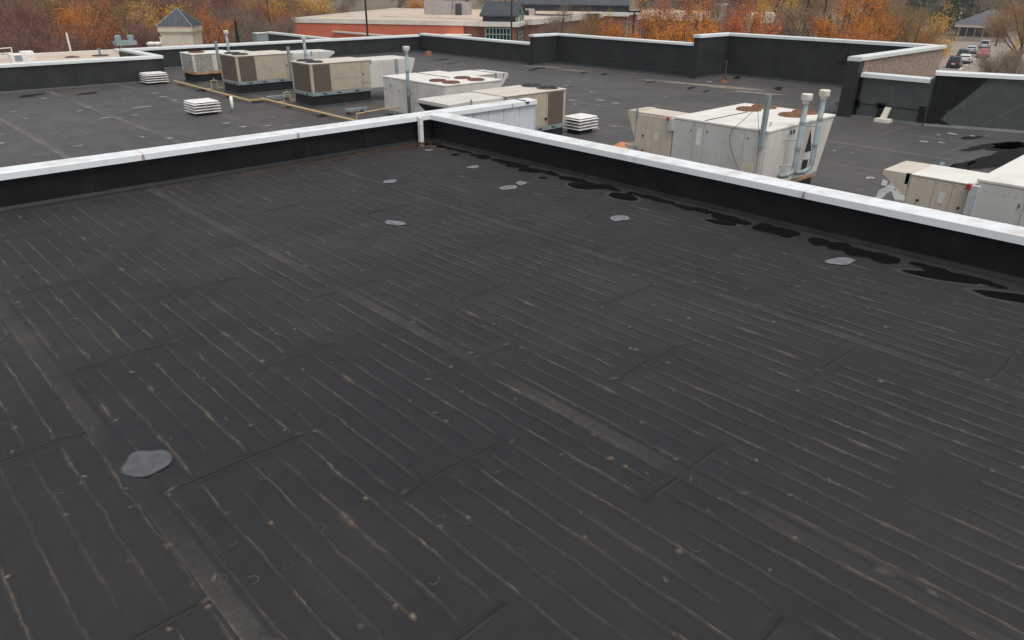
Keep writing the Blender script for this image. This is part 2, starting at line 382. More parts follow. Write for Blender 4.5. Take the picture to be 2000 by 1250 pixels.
# the two parapets of the upper roof
PA = parapet('black parapet with white coping along the left edge of the upper roof', (-9, 13.58), (13.82, 13.58), (0, 1), 0, .60, t=.25, cop=(0, .05), wall=M_WALL, copm=M_COP,
        sec=2.98, joint0=1.12, laps=(12.2, 17.6), cant=False)
PB = parapet('long black parapet with white coping along the right edge of the upper roof', (10.42, 13.50), (10.42, -12), (1, 0), 0, .60, t=.25, cop=(-.008, 0), wall=M_WALL, copm=M_COP,
        sec=3.04, joint0=8.98, laps=(), cant=False, stains=False)
# base flashing of the upper roof: up to the corner only
def flash(parent, pts_fn, a, b): pass
MB().prism_x([(13.59, .07), (13.572, .05), (13.535, .012), (13.52, .004), (13.52, -.01), (13.59, -.01)], -9, 10.36).build('base_flashing', M_WALL, PA)
MB().prism_y([(10.43, .07), (10.412, .05), (10.375, .012), (10.36, .004), (10.36, -.01), (10.43, -.01)], -12, 13.52).build('base_flashing', M_WALL, PB)
# siding on the wing of the left parapet, beyond the corner
box('wing_wall', M_BODY, PA, 10.68, 13.80, 13.60, 13.80, Z2, .55)
for i, (a, b) in enumerate(zip([10.70, 11.20, 11.70, 12.20, 12.72, 13.28], [11.193, 11.693, 12.193, 12.713, 13.273, 13.82])):
    MB().prism_z([(a, 13.575), (a + .012, 13.555), (b - .012, 13.555), (b, 13.575)], Z2 + .02, .495).build('siding_panel', M_PANEL, PA)
box('wing_end_trim', M_PANEL, PA, 13.822, 13.85, 13.55, 13.83, Z2 + .02, .49)
for i, z in enumerate((.30, .05, -.2)):
    pass
box('coping_strap', M_DARK, PA, 13.42, 13.46, 13.497, 13.9, .606, .618)
box('coping_strap', M_DARK, PA, 13.46, 13.56, 13.491, 13.502, .535, .585)
# white leg from coping to roof at the inner corner
T = thing('white_post', 'short white square post in the inner corner of the upper roof', 'post', (10.02, 13.46, 0))
box('post', M_WHITE, T, 9.975, 10.065, 13.40, 13.495, .02, .575, bev=.004)
box('foot', M_DARK, T, 9.985, 10.055, 13.41, 13.485, .0, .022)
# far parapets of the lower roof
FW = M_WALLF
parapet('low black parapet in front of the tan gravel roof, at the far left', (-20, 37.75), (13.02, 37.75), (0, 1), Z2, .06, t=.3, cop=(0, .06), laps=(14, 20.5, 26.0, 29.2), cf=.11)
parapet('short parapet running back between the two far left parapets', (13.06, 38.19), (13.06, 43.1), (-1, 0), Z2, .06, t=.3, cop=(0, -.22), laps=())
parapet('long black parapet behind the row of tan rooftop units', (12.9, 43.0), (32.28, 43.0), (0, 1), Z2, .02, t=.3, cop=(.3, .35), laps=(4.0, 9, 13.5, 17.7, 19.0), cf=.11)
parapet('black parapet running right from the far corner, in front of the glazed gable', (32.3, 43.15), (32.3, 31.8), (1, 0), Z2, .12, t=.3, cop=(-.26, .2), laps=(3.0, 6.6, 7.2, 9.3), cf=.11)
parapet('short dark return of the far parapet below the glazed gable', (31.98, 31.55), (33.98, 31.55), (0, 1), Z2, .60, t=.3, cop=(.06, .36), laps=(.25, 1.75), wall=M_CMU, cf=.10)
parapet('tall black parapet in front of the orange trees', (34.0, 31.7), (34.0, 21.85), (1, 0), Z2, .60, t=.3, cop=(-.28, .2), laps=(), hlap=[(0, 9.6, -.15), (0, 9.6, -.6)], wall=M_CMU, cf=.10)
parapet('short dark return at the rusty pole', (33.88, 21.6), (36.68, 21.6), (0, 1), Z2, 1.02, t=.3, cop=(.06, .36), laps=(.5,), wall=M_CMU, cf=.12)
P7 = parapet('tallest black parapet, right of the rusty pole', (36.7, 21.75), (36.7, 11.55), (1, 0), Z2, 1.02, t=.3, cop=(-.28, .0), laps=(3.0, 5.5), hlap=[(0, 10, .05)], wall=M_CMU, cf=.12)
P8 = parapet('parapet with tan outer wall standing before the parked cars', (28.2, 11.5), (36.95, 11.5), (0, -1), Z2, 1.02, t=.25, cop=(.06, .12), ext=M_STUCCO, sec=4.4, cf=.12)
P9 = parapet('low grey patched parapet behind the beige splash block', (28.4, 11.22), (28.4, 8.62), (1, 0), Z2, .47, t=.3, cop=(-.14, -.1), wall=M_WALLG, sec=9, hlap=[(0, 2.6, -.62)], cf=.13)
P10 = parapet('slanting grey parapet with diagonal seams at the right edge', (28.42, 8.6), (34.6, -8.0), (.937, .349), Z2, .72, t=.3, cop=(.02, 0), wall=M_WALLG, sec=7, cf=.11)
# tar joints and patches on the grey parapets
for (y0, y1, z0, z1) in ((11.18, 10.98, Z2 + .02, .46), (10.25, 10.05, Z2 + .02, -.55), (10.35, 9.97, -.68, -.50), (8.86, 8.63, Z2 + .1, -.45), (11.2, 10.9, -.75, -.5)):
    box('tar_patch', M_TAR, P9, 28.385, 28.393, y1, y0, z0, z1)
d10 = Vector((34.6 - 28.42, -8.0 - 8.6, 0)).normalized(); n10 = Vector((-.937, -.349, 0)).normalized()
def q10(s, z, o=.004): v = Vector((28.42, 8.6, 0)) + d10 * s + n10 * o; return (v.x, v.y, z)
def poly10(pts, name, m_, o=.005):
    MB().add([q10(s, z, o) for s, z in pts], [tuple(range(len(pts)))]).build(name, m_, P10)
poly10([(0.02, Z2 + .05), (.35, Z2 + .12), (.55, -.72), (.62, -.5), (1.5, .60), (.02, .60)], 'tar_patch', M_WALL)
poly10([(.62, -.5), (.68, -.56), (1.62, .60), (1.5, .60)], 'membrane_lap', M_TAR, .008)
poly10([(.80, -.52), (.825, -.535), (2.0, .56), (1.96, .56)], 'pale_seam', M_SILT, .007)
poly10([(1.7, -.95), (1.73, -.97), (3.7, .56), (3.65, .56)], 'pale_seam', M_SILT, .007)
poly10([(.02, Z2 + .02), (.3, Z2 + .02), (.62, -.62), (.55, -.45), (.3, -.55), (.1, -.7)], 'tar_patch', M_TAR, .009)
poly10([(.3, Z2 + .15), (.75, Z2 + .02), (.85, Z2 + .07), (.45, Z2 + .27)], 'tar_patch', M_TAR, .009)
box('scupper_box', M_TAR, P7, 36.66, 36.695, 15.1, 15.5, -.02, .12)
box('drip_stain', M_TAR, P7, 36.688, 36.696, 15.12, 15.2, .12, .9)
# end cap of the parapet that returns towards the camera
box('end_wall', M_WALLF, P8, 28.1, 28.198, 11.11, 11.58, Z2, .85); box('end_wall', M_WALLF, P8, 28.199, 28.55, 11.12, 11.245, Z2, .85)
box('coping_end', M_COPF, P8, 28.1, 28.135, 11.08, 11.58, .87, 1.0)

# ================================================================== UPPER ROOF MEMBRANE: wrinkles, board joints, laps
class RB:
    def __init__(s): s.v = []; s.f = []; s.d = []; s.k = []; s.n = 0
    def ribbon(s, P, w, h, dust, prof=None, dirt=0, z=.0015, closed=False):
        P = np.asarray(P, float); n = len(P)
        T = np.gradient(P, axis=0) if not closed else np.roll(P, -1, 0) - np.roll(P, 1, 0)
        T /= np.linalg.norm(T, axis=1)[:, None] + 1e-9
        N = np.stack([T[:, 1], -T[:, 0]], 1)
        of, hh, dd = prof or (np.array([-1, -.5, -.16, .0, .16, .5, 1]), np.array([0, .3, .85, 1, .85, .3, 0]), np.array([0, .05, .45, 1, .4, .04, 0]))
        m_ = len(of); w = np.broadcast_to(w, n); h = np.broadcast_to(h, n); dust = np.broadcast_to(dust, n)
        X = P[:, None, :] + N[:, None, :] * (of[None, :, None] * w[:, None, None] * .5)
        Z = z + hh[None, :] * h[:, None]
        V = np.concatenate([X, Z[..., None]], 2).reshape(-1, 3)
        s.v.append(V); s.d.append((dd[None, :] * dust[:, None]).ravel()); s.k.append(np.full(n * m_, 0.) + (np.abs(1 - np.abs(of))[None, :] * dirt * np.ones((n, 1))).ravel())
        i, j = np.meshgrid(np.arange(n - (0 if closed else 1)), np.arange(m_ - 1), indexing='ij')
        i2 = (i + 1) % n
        s.f.append(np.stack([s.n + i * m_ + j, s.n + i * m_ + j + 1, s.n + i2 * m_ + j + 1, s.n + i2 * m_ + j], -1).reshape(-1, 4))
        s.n += n * m_
    def blob(s, c, rx, ry, ang, h, dust, z=.002, irr=.22, rings=(0, .3, .62, 1), dr=(1, .8, .28, 0)):
        k = 22; a = np.arange(k) / k * 2 * np.pi
        rad = 1 + irr * sum(np.cos(a * q + RNG.uniform(0, 6.28)) / q ** .7 for q in (2, 3, 4, 5)) * .9
        R = np.array([[math.cos(ang), -math.sin(ang)], [math.sin(ang), math.cos(ang)]])
        P = []; D = []
        for r, q in zip(rings, dr):
            xy = np.stack([rx * np.cos(a) * rad, ry * np.sin(a) * rad], 1) * r @ R.T + np.array(c)
            P.append(np.concatenate([xy, np.full((k, 1), z + h * (1 - r * r))], 1)); D.append(np.full(k, q * dust))
        s.v.append(np.concatenate(P)); s.d.append(np.concatenate(D)); s.k.append(np.zeros(k * len(rings)))
        i, j = np.meshgrid(np.arange(len(rings) - 1), np.arange(k), indexing='ij')
        s.f.append(np.stack([s.n + i * k + j, s.n + i * k + (j + 1) % k, s.n + (i + 1) * k + (j + 1) % k, s.n + (i + 1) * k + j], -1).reshape(-1, 4))
        s.n += k * len(rings)
    def build(s, name, material, parent, kind=None):
        V = np.concatenate(s.v); F = np.concatenate(s.f).astype(np.int32)
        return npmesh(name, V, F, material, parent, {'dust': np.concatenate(s.d), 'dirt': np.concatenate(s.k)}, kind)
def npmesh(name, V, F, material, parent=None, attrs=None, kind=None, smooth=True):
    me = bpy.data.meshes.new(name)
    k = F.shape[1]
    me.vertices.add(len(V)); me.vertices.foreach_set('co', np.ascontiguousarray(V, dtype=np.float32).ravel())
    me.loops.add(F.size); me.loops.foreach_set('vertex_index', np.ascontiguousarray(F, dtype=np.int32).ravel())
    me.polygons.add(len(F)); me.polygons.foreach_set('loop_start', np.arange(0, F.size, k, dtype=np.int32)); me.polygons.foreach_set('loop_total', np.full(len(F), k, dtype=np.int32))
    me.update(calc_edges=True); me.validate()
    if smooth: me.polygons.foreach_set('use_smooth', np.ones(len(F), dtype=bool))
    for a, val in (attrs or {}).items():
        at = me.attributes.new(a, 'FLOAT', 'POINT'); at.data.foreach_set('value', val.astype(np.float32))
    me.materials.append(material)
    o = bpy.data.objects.new(name, me); C.objects.link(o)
    if parent is not None: o.parent = parent
    if kind: o['kind'] = kind
    return o
def smooth_noise(n, step, amp):     # wandering offset, one knot every `step` samples
    k = max(3, int(n / step) + 3); y = RNG.normal(size=k) * amp
    return np.interp(np.linspace(0, k - 1, n), np.arange(k), y)
def soft(y, k=5):
    ker = np.ones(k) / k; return np.convolve(np.pad(y, k // 2, mode='edge'), ker, 'valid')[:len(y)]

SEAMX = (.93 - 3.03, .93, 3.98, 7.2)
BW, BL = 1.225, 2.425
ribs = RB(); joints = RB()
for ci in range(-2, 9):
    x0 = 1.0 + ci * BW
    ph = 2.28 if ci % 2 == 0 else 1.10
    for ri in range(-4, 6):
        y0 = ph + ri * BL; y1 = min(y0 + BL, 13.35)
        if y0 > 13 or y1 < -4: continue
        # joint at the board's end: a shallow dark valley between two lips
        ja, jb = x0 + .05 + .12 * RNG.random(), x0 + BW - .03 - .2 * RNG.random()
        if jb < 9.75 and y0 < 12.9 and RNG.random() < .9:
            n = 22; xs = np.linspace(ja, jb, n); ys = y0 + soft(smooth_noise(n, 6, .012))
            strength = RNG.uniform(.7, 1)
            fade = np.clip(np.minimum(np.arange(n), np.arange(n)[::-1]) / 4., 0, 1)
            joints.ribbon(np.stack([xs, ys], 1), .075, .006 * fade * strength, .3 * fade * strength,
                          (np.array([-1, -.55, -.3, -.12, .12, .3, .55, 1]), np.array([0, .35, 1, .1, .1, 1, .4, 0]), np.array([0, .3, .5, 0, 0, .8, .5, 0])), dirt=.85 * strength)
            for e in (ja, jb):
                if RNG.random() < .6: ribs.blob((e + RNG.normal() * .03, y0 + RNG.normal() * .03), .035 + .03 * RNG.random(), .025, RNG.uniform(-.6, .6), .006, RNG.uniform(.3, .8))
        nr = 6
        off = RNG.uniform(-.03, .03)
        for r in range(nr):
            xb = x0 + (r + .5) * BW / nr + off + RNG.normal() * .012
            if xb > 9.62: continue
            n = 90; ys = np.linspace(y0 + .05, y1 - .05, n)
            xs = xb + soft(smooth_noise(n, 9, .0065), 5) + smooth_noise(n, 2.2, .0024)
            a = int(RNG.choice([0, 0, 0, 0, 3, 9])); b = n - int(RNG.choice([0, 0, 0, 0, 3, 12]))
            if b - a < 10: continue
            s = np.clip(.5 + soft(smooth_noise(n, 10, .36), 5) + smooth_noise(n, 2, .14), 0.26, 1) * RNG.choice([.5, .7, .85, 1.0])
            fade = np.clip(np.minimum(np.arange(n) - a, b - 1 - np.arange(n)) / 5., 0, 1)
            s = (s * fade)[a:b]
            wv = (.046 + .022 * np.abs(soft(smooth_noise(n, 8, 1.), 5)))[a:b]
            # a hook where the bead of adhesive was lifted
            P = np.stack([xs, ys], 1)[a:b]
            if RNG.random() < .08:
                t = np.linspace(0, 1, 8)[1:]; sg = RNG.choice([-1, 1]); R0 = RNG.uniform(.025, .05)
                hk = np.stack([P[0, 0] + sg * R0 * (1 - np.cos(t * 2.2)), P[0, 1] - R0 * np.sin(t * 2.2)], 1)[::-1]
                P = np.concatenate([hk, P]); s = np.concatenate([np.linspace(.1, .6, 7), s]); wv = np.concatenate([np.full(7, .045), wv]); s[7:11] = np.maximum(s[7:11], .5)
            s = np.clip(s * RNG.uniform(.55, 1.35, len(s)), 0, 1.1)
            if RNG.random() < .2 and len(s) > 40:
                i0 = RNG.integers(4, len(s) - 20); ln = RNG.integers(6, 16); win = np.sin(np.linspace(0, np.pi, ln)) ** .6
                wv = wv.copy(); wv[i0:i0 + ln] *= 1 + .9 * win; s[i0:i0 + ln] = np.maximum(s[i0:i0 + ln], win * .95)
            hv = .006 + .008 * s
            ribs.ribbon(P, wv, hv * np.clip(s * 4, 0, 1), s * 1.0)
            for _ in range(int(RNG.random() < .6) + int(RNG.random() < .45)):
                i = RNG.integers(0, len(P))
                ribs.blob(P[i] + RNG.normal(size=2) * .012, .02 + .022 * RNG.random(), .018 + .022 * RNG.random(), RNG.uniform(0, 3), .008, RNG.uniform(.55, 1.15))
# round fastener plates showing through the sheet
for _ in range(210):
    c = np.array([RNG.uniform(-1, 10), RNG.uniform(-3, 13.2)]); R0 = RNG.uniform(.028, .042); a0 = RNG.uniform(0, 6.28)
    full = RNG.random() < .45
    t = np.linspace(0, 2 * np.pi * (1 if full else RNG.uniform(.35, .7)), 16 if full else 12, endpoint=not full) + a0
    ribs.ribbon(np.stack([c[0] + R0 * np.cos(t), c[1] + R0 * np.sin(t)], 1), .02, .003, RNG.uniform(.25, .7), closed=full)
for _ in range(130):
    ribs.blob((RNG.uniform(-1, 9.6), RNG.uniform(-3, 13.3)), RNG.uniform(.02, .04), RNG.uniform(.015, .03), RNG.uniform(0, 3), .005, RNG.uniform(.2, .75))
ribs.build('membrane_wrinkles', M_ROOF, UP, 'stuff')
joints.build('board_joints', M_ROOF, UP, 'stuff')
# lap seams of the sheets
for sx in SEAMX:
    rb = RB(); n = 260; ys = np.linspace(-10, 13.42, n)
    xs = sx + soft(smooth_noise(n, 30, .012), 15)
    st = np.clip(.55 + soft(smooth_noise(n, 7, .35), 7), .12, 1)
    rb.ribbon(np.stack([xs + .05, ys], 1), .15, .0055, st * .40,
              (np.array([-1, -.94, -.8, -.2, .3, .62, .78, 1]), np.array([0, 1, 1, 1.1, .95, .5, .1, 0]), np.array([1.3, 1.5, .7, .5, .5, .55, .25, 0])), z=.001)
    st2 = np.clip(.1 + soft(smooth_noise(n, 12, .5), 9), 0, 1)
    rb.ribbon(np.stack([xs + .19, ys], 1), .09, .005, st2 * .4)
    for _ in range(26):
        rb.blob((sx + RNG.uniform(-.05, .2), RNG.uniform(-2, 13.2)), RNG.uniform(.03, .09), RNG.uniform(.02, .05), RNG.uniform(0, 3), .006, RNG.uniform(.3, .8))
    rb.build('lap_seam', M_SEAM, UP)
# dusty skirt lines along the left parapet
rb = RB(); n = 300; xs = np.linspace(-8, 9.4, n)
for off, w, q in ((.10, .05, .8), (.24, .06, .75), (.17, .16, .25)):
    st = np.clip(.5 + soft(smooth_noise(n, 9, .4), 7), .05, 1) * q
    rb.ribbon(np.stack([xs, 13.47 - off + .012 + soft(smooth_noise(n, 20, .012), 9)], 1), w, .005, st)
rb.build('skirt_seam', M_ROOF, UP)

def blotch(name, c, rx, ry, ang, material, parent, z, irr=.15, k=26, seed=None, h=.0025):
    r = np.random.default_rng(seed if seed is not None else int(abs(c[0] * 131 + c[1] * 71)))
    a = np.arange(k) / k * 2 * np.pi
    rad = 1 + irr * sum(np.cos(a * q + r.uniform(0, 6.28)) / q for q in (2, 3, 4, 5, 7)) * r.uniform(.6, 1.1)
    x = rx * np.cos(a) * rad; y = ry * np.sin(a) * rad
    ca, sa = math.cos(ang), math.sin(ang)
    ring = [(c[0] + ca * p - sa * q, c[1] + sa * p + ca * q) for p, q in zip(x, y)]
    ring2 = [(c[0] + .96 * (p - c[0]), c[1] + .96 * (q - c[1])) for p, q in ring]
    b = MB(); b.add([(p, q, z) for p, q in ring] + [(p, q, z + h) for p, q in ring2], [(i, (i + 1) % k, k + (i + 1) % k, k + i) for i in range(k)] + [tuple(range(k, 2 * k))])
    return b.build(name, material, parent)
# pale dried silt left by puddles on the upper roof
M_SILTR = membrane('silted_membrane', (.0145, .0156, .0178), (.0235, .0218, .0212), (.30, .315, .33), even=True)
def silt(x, y, rx, ry, an, dust=1., parent=None, z=.0092, m_=None, irr=.16):
    r = RB(); r.blob((x, y), rx, ry, an, .0012, dust, z=z, irr=irr, rings=(0, .4, .72, .84, .92, 1.0), dr=(.86, .8, .85, 1, .5, 0)); r.build('silt_stain', m_ or M_SILTR, parent or UP)
for (x, y, rx, ry, an) in ((1.11, 5.17, .15, .185, 0), (6.04, 8.87, .10, .16, .5), (8.80, 6.70, .16, .13, .2), (8.78, 9.22, .17, .13, .2), (9.18, 9.30, .13, .10, .4), (7.45, 11.01, .13, .11, 0), (9.35, 10.85, .13, .10, .3), (9.47, 3.47, .22, .11, -.5), (9.66, 12.7, .10, .07, 0)):
    silt(x, y, rx * 1.12, ry * 1.12, an, .30 if y < 6 and x < 2 else .66)
# standing water along the right parapet
M_RIM = mat('damp_dust_rim', (.027, .0265, .0265), (.02, .02, .0205), scale=8, rough=.7)
PUD = [(9.84, 8.38, .20, .32, .2, .13), (9.84, 7.45, .19, .32, -.1, .16), (9.78, 5.49, .11, .26, .25, .12), (9.86, 2.35, .15, .42, .35, .16), (9.78, 1.5, .15, .45, .3, .16),
       (9.75, 9.3, .09, .1, 0, .2), (9.83, 13.2, .16, .12, 0, .25), (9.80, 11.95, .13, .10, 0, .2), (10.23, 7.1, .05, .15, 0, .3),
       (10.14, 13.2, .22, .18, 0, .35)]
for i, (x, y, rx, ry, an, ir) in enumerate(PUD):
    blotch('silt_stain', (x, y), rx * 1.28 + .02, ry * 1.22 + .02, an, M_RIM, UP, .004, ir * .8, seed=i + 40)
    blotch('puddle', (x, y), rx, ry, an, M_WATER, UP, .0075, ir, seed=i + 40)
yy = 12.9; i = 0
rw = np.random.default_rng(3)
while yy > -2:
    ry = rw.uniform(.10, .34); rx = rw.uniform(.07, .13) * (1.9 if 2.8 < yy < 5.6 else 1.5 if 8 < yy < 11.5 else 1)
    cx = 10.21 - rx * .7 + rw.uniform(-.07, .03)
    blotch('puddle', (cx, yy), rx, ry, rw.uniform(-.3, .3), M_WATER, UP, .0075 + .0007 * (i % 3), .24, seed=200 + i, h=.002, k=34)
    yy -= ry * rw.uniform(1.1, 2.3); i += 1

# leaf litter and grit in the corner
def litter(name, pts, size, material, parent=None):
    n = len(pts); a = RNG.uniform(0, 6.28, n); s = RNG.uniform(.5, 1, n) * size
    t1 = RNG.normal(size=(n, 3)) * .35; nrm = np.array([0, 0, 1.]) + t1; nrm /= np.linalg.norm(nrm, axis=1)[:, None]
    u = np.stack([np.cos(a), np.sin(a), np.zeros(n)], 1); u -= nrm * (u * nrm).sum(1)[:, None]; u /= np.linalg.norm(u, axis=1)[:, None]; w = np.cross(nrm, u)
    q = [(-1, 0), (-.2, -.45), (1, 0), (-.2, .45)]
    V = np.stack([pts + (u * p + w * r) * s[:, None] for p, r in q], 1).reshape(-1, 3)
    F = np.arange(4 * n).reshape(-1, 4)
    return npmesh(name, V, F, material, parent, {'var': np.repeat(RNG.random(n), 4)}, 'stuff', smooth=False)
def leafmat(name, cols, trans=0):
    t = NT(name)
    at = t.n('ShaderNodeAttribute', attribute_name='var')
    cr = t.n('ShaderNodeValToRGB'); el = cr.color_ramp.elements
    el[0].color = c4(cols[0]); el[1].color = c4(cols[-1])
    for i, c in enumerate(cols[1:-1]): e = el.new((i + 1) / (len(cols) - 1)); e.color = c4(c)
    oi = t.n('ShaderNodeObjectInfo')
    f = t.math('ADD', t.math('MULTIPLY', at.outputs['Fac'], .75), t.math('MULTIPLY', oi.outputs['Random'], .25))
    t.l(f, cr.inputs[0])
    t.done(cr.outputs[0], .75, 0, .2)
    tr = t.n('ShaderNodeBsdfTranslucent'); t.l(cr.outputs[0], tr.inputs[0]); mx = t.n('ShaderNodeMixShader'); mx.inputs[0].default_value = .42
    t.l(t.b.outputs[0], mx.inputs[1]); t.l(tr.outputs[0], mx.inputs[2]); t.l(mx.outputs[0], t.out.inputs[0])
    return t.m
M_LITTER = leafmat('wet_leaves', [(.05, .022, .015), (.11, .05, .028), (.2, .12, .07)])
n = 900
px = np.concatenate([10.25 - np.abs(RNG.exponential(1.3, n)), RNG.uniform(4, 10, 200)]); py = 13.45 - np.abs(RNG.exponential(.10, n + 200))
ok = px > 2; tag(litter('leaf_litter', np.stack([px[ok], py[ok], RNG.uniform(.006, .02, ok.sum())], 1), .028, M_LITTER), 'wet brown leaves lying along the foot of the left parapet', 'leaves')
blotch('leaf_mould_stain', (9.2, 13.42), .9, .10, -.03, mat('leaf_mould', (.035, .02, .014), (.07, .04, .028), scale=9, rough=.7), UP, .0042, .3)
blotch('leaf_mould_stain', (10.0, 12.9), .16, .42, 0, MATS['leaf_mould'], UP, .0044, .35)

# ================================================================== LOWER ROOF DETAILS
M_SEAM2 = membrane('lower_lap_membrane', (.048, .0472, .0478), (.067, .0625, .0595), (.23, .205, .18))
for sx in (-1.24, 1.81, 4.86, 7.91, 10.96, 14.01, 17.06, 20.11, 23.16, 26.21, 29.26, 32.2):
    rb = RB(); y1 = 37.6 if sx < 13 else (42.8 if sx < 32 else 31.3); y0 = 13.9 if sx < 13.9 else -10
    if sx > 28.3: y0 = 11.6
    n = 200; ys = np.linspace(y0, y1, n); st = np.clip(.5 + soft(smooth_noise(n, 12, .3), 7), .1, 1)
    rb.ribbon(np.stack([np.full(n, sx) + soft(smooth_noise(n, 30, .012), 9), ys], 1), .22, .005, st * .85,
              (np.array([-1, -.9, -.3, .3, .8, 1]), np.array([0, 1, 1, 1, .4, 0]), np.array([.4, 1, .7, .6, .3, 0])), z=Z2 + .002)
    rb.build('lap_seam', M_SEAM2, LOWR)
for (x0, x1, y) in ((20.4, 28.3, 8.9), (22, 28.9, 6.5), (19, 29, 11.9), (20.3, 34, 15.0), (20, 36.4, 18.1), (18, 33.8, 24.2), (18.5, 33.9, 27.3), (19, 32, 33.5), (14, 32, 36.5)):
    rb = RB(); n = 90; xs = np.linspace(x0, x1, n); st = np.clip(.45 + soft(smooth_noise(n, 9, .35), 7), .05, 1)
    rb.ribbon(np.stack([xs, y + soft(smooth_noise(n, 20, .02), 9)], 1), .2, .005, st * .85, z=Z2 + .003); rb.build('lap_seam', M_SEAM2, LOWR)
def lowpt(u, v):
    d = ray(u, v); t = (Z2 - CAM_H) / d[2]; return d[0] * t, d[1] * t
M_SILTL = membrane('lower_silted_membrane', (.048, .0472, .0478), (.067, .0625, .0595), (.36, .355, .345), even=True)
SPOTS = [(153, 285, 9), (332, 270, 9), (278, 268, 8), (233, 231, 8), (264, 225, 8), (341, 196, 8), (320, 189, 8), (156, 217, 6), (172, 210, 7), (52, 232, 7), (46, 230, 6), (26, 219, 6), (4, 263, 7), (2, 280, 7),
         (244, 193, 6), (86, 193, 6), (304, 182, 6), (442, 241, 8), (475, 248, 8), (524, 246, 9), (563, 245, 8), (552, 231, 6), (533, 230, 6), (1168, 193, 6), (1172, 196, 11), (1202, 202, 10),
         (1122, 204, 7), (1118, 196, 10), (1198, 247, 9), (1156, 180, 7), (1177, 172, 5), (1105, 167, 7), (1166, 252, 7), (1833, 264, 7), (1860, 262, 10), (1804, 277, 9), (1838, 279, 8), (1629, 295, 5), (1664, 299, 5),
         (1699, 348, 11), (1900, 266, 7), (1110, 160, 6), (990, 152, 6), (1050, 172, 6), (905, 122, 5), (870, 135, 5), (1300, 190, 5), (1450, 170, 6), (1600, 222, 6), (1650, 215, 6), (1340, 164, 6), (1385, 160, 10)]
for i, (u, v, s) in enumerate(SPOTS):
    x, y = lowpt(u, v); D = math.hypot(x, y); r = s / FPX * D * .8
    silt(x, y, r * random.uniform(.7, 1.1), r * random.uniform(.7, 1.4), random.uniform(0, 3), random.uniform(.45, 1.), LOWR, Z2 + .009 + .001 * (i % 4), M_SILTL, .3)
for (x0, y0, l, w, a) in ((9.0, 30.2, .75, .16, .1), (7.4, 28.6, .4, .15, .1)):
    b = MB(); c, s = math.cos(a), math.sin(a)
    b.prism_z([(x0 + c * p - s * q, y0 + s * p + c * q) for p, q in ((0, 0), (l, 0), (l, w), (0, w))], Z2 + .004, Z2 + .008).build('cover_strip', M_SILTW, LOWR)
# wet areas by the right-hand parapet and in front of the nearest unit
LW = [(24.6, 4.95, 2.3, .62, -.22), (26.6, 4.9, 1.5, .8, -.4), (23.9, 5.1, 1.5, .50, -.12), (25.4, 4.6, 1.4, .55, -.2), (22.6, 5.5, .9, .28, -.1), (26.6, 5.6, .9, .45, -.5), (25.5, 6.05, .7, .2, -.2), (27.2, 4.2, 1.2, .5, -.6), (22.0, 4.3, 1.5, .4, 0), (27.2, 6.7, .5, .18, -.2)]
for i, (x, y, rx, ry, an) in enumerate(LW):
    blotch('puddle', (x, y), rx, ry, an, M_WATER, LOWR, Z2 + .012 + .0012 * (i % 4), .42, seed=300 + i)
M_SKYREFL = mat('painted_reflection_pale', (.27, .27, .268), (.17, .17, .168), scale=4, rough=.6)  # pale colour painting the sky's reflection in the puddle by the unit
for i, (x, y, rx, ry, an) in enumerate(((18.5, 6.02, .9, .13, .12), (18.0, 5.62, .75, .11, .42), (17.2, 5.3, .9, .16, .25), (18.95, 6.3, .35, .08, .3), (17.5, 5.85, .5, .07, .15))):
    blotch('painted_sky_reflection', (x, y), rx, ry, an, M_SKYREFL, LOWR, Z2 + .008 + .0012 * (i % 5), .34, seed=330 + i)
for i, (u, v, rx, ry) in enumerate(((860, 117, .9, .25), (882, 124, .6, .15), (1055, 133, .5, .2), (1180, 145, .4, .15), (1440, 152, .5, .2), (1520, 173, .6, .2), (1640, 204, .5, .2), (1350, 172, .4, .15), (1380, 178, .35, .12), (700, 240, .5, .2), (1270, 160, .5, .12), (60, 187, .5, .3), (170, 183, .5, .2), (1140, 142, .4, .12), (1040, 137, .6, .12))):
    x, y = lowpt(u, v); blotch('damp_patch', (x, y), rx, ry, .3, M_TAR, LOWR, Z2 + .012 + .001 * (i % 3), .45)
for i, (u, v, rx, ry) in enumerate(((1385, 167, 2.2, .35), (1430, 173, 1.4, .3), (1300, 160, 1.3, .25), (1480, 182, 1.5, .25), (1060, 131, 1.2, .3), (1120, 138, 1.0, .2))):
    x, y = lowpt(u, v); blotch('silt_drift', (x, y), ry, rx, .25, mat('brown_silt', (.20, .165, .13), (.12, .10, .085), scale=3, rough=.8), LOWR, Z2 + .010 + .001 * (i % 3), .5)

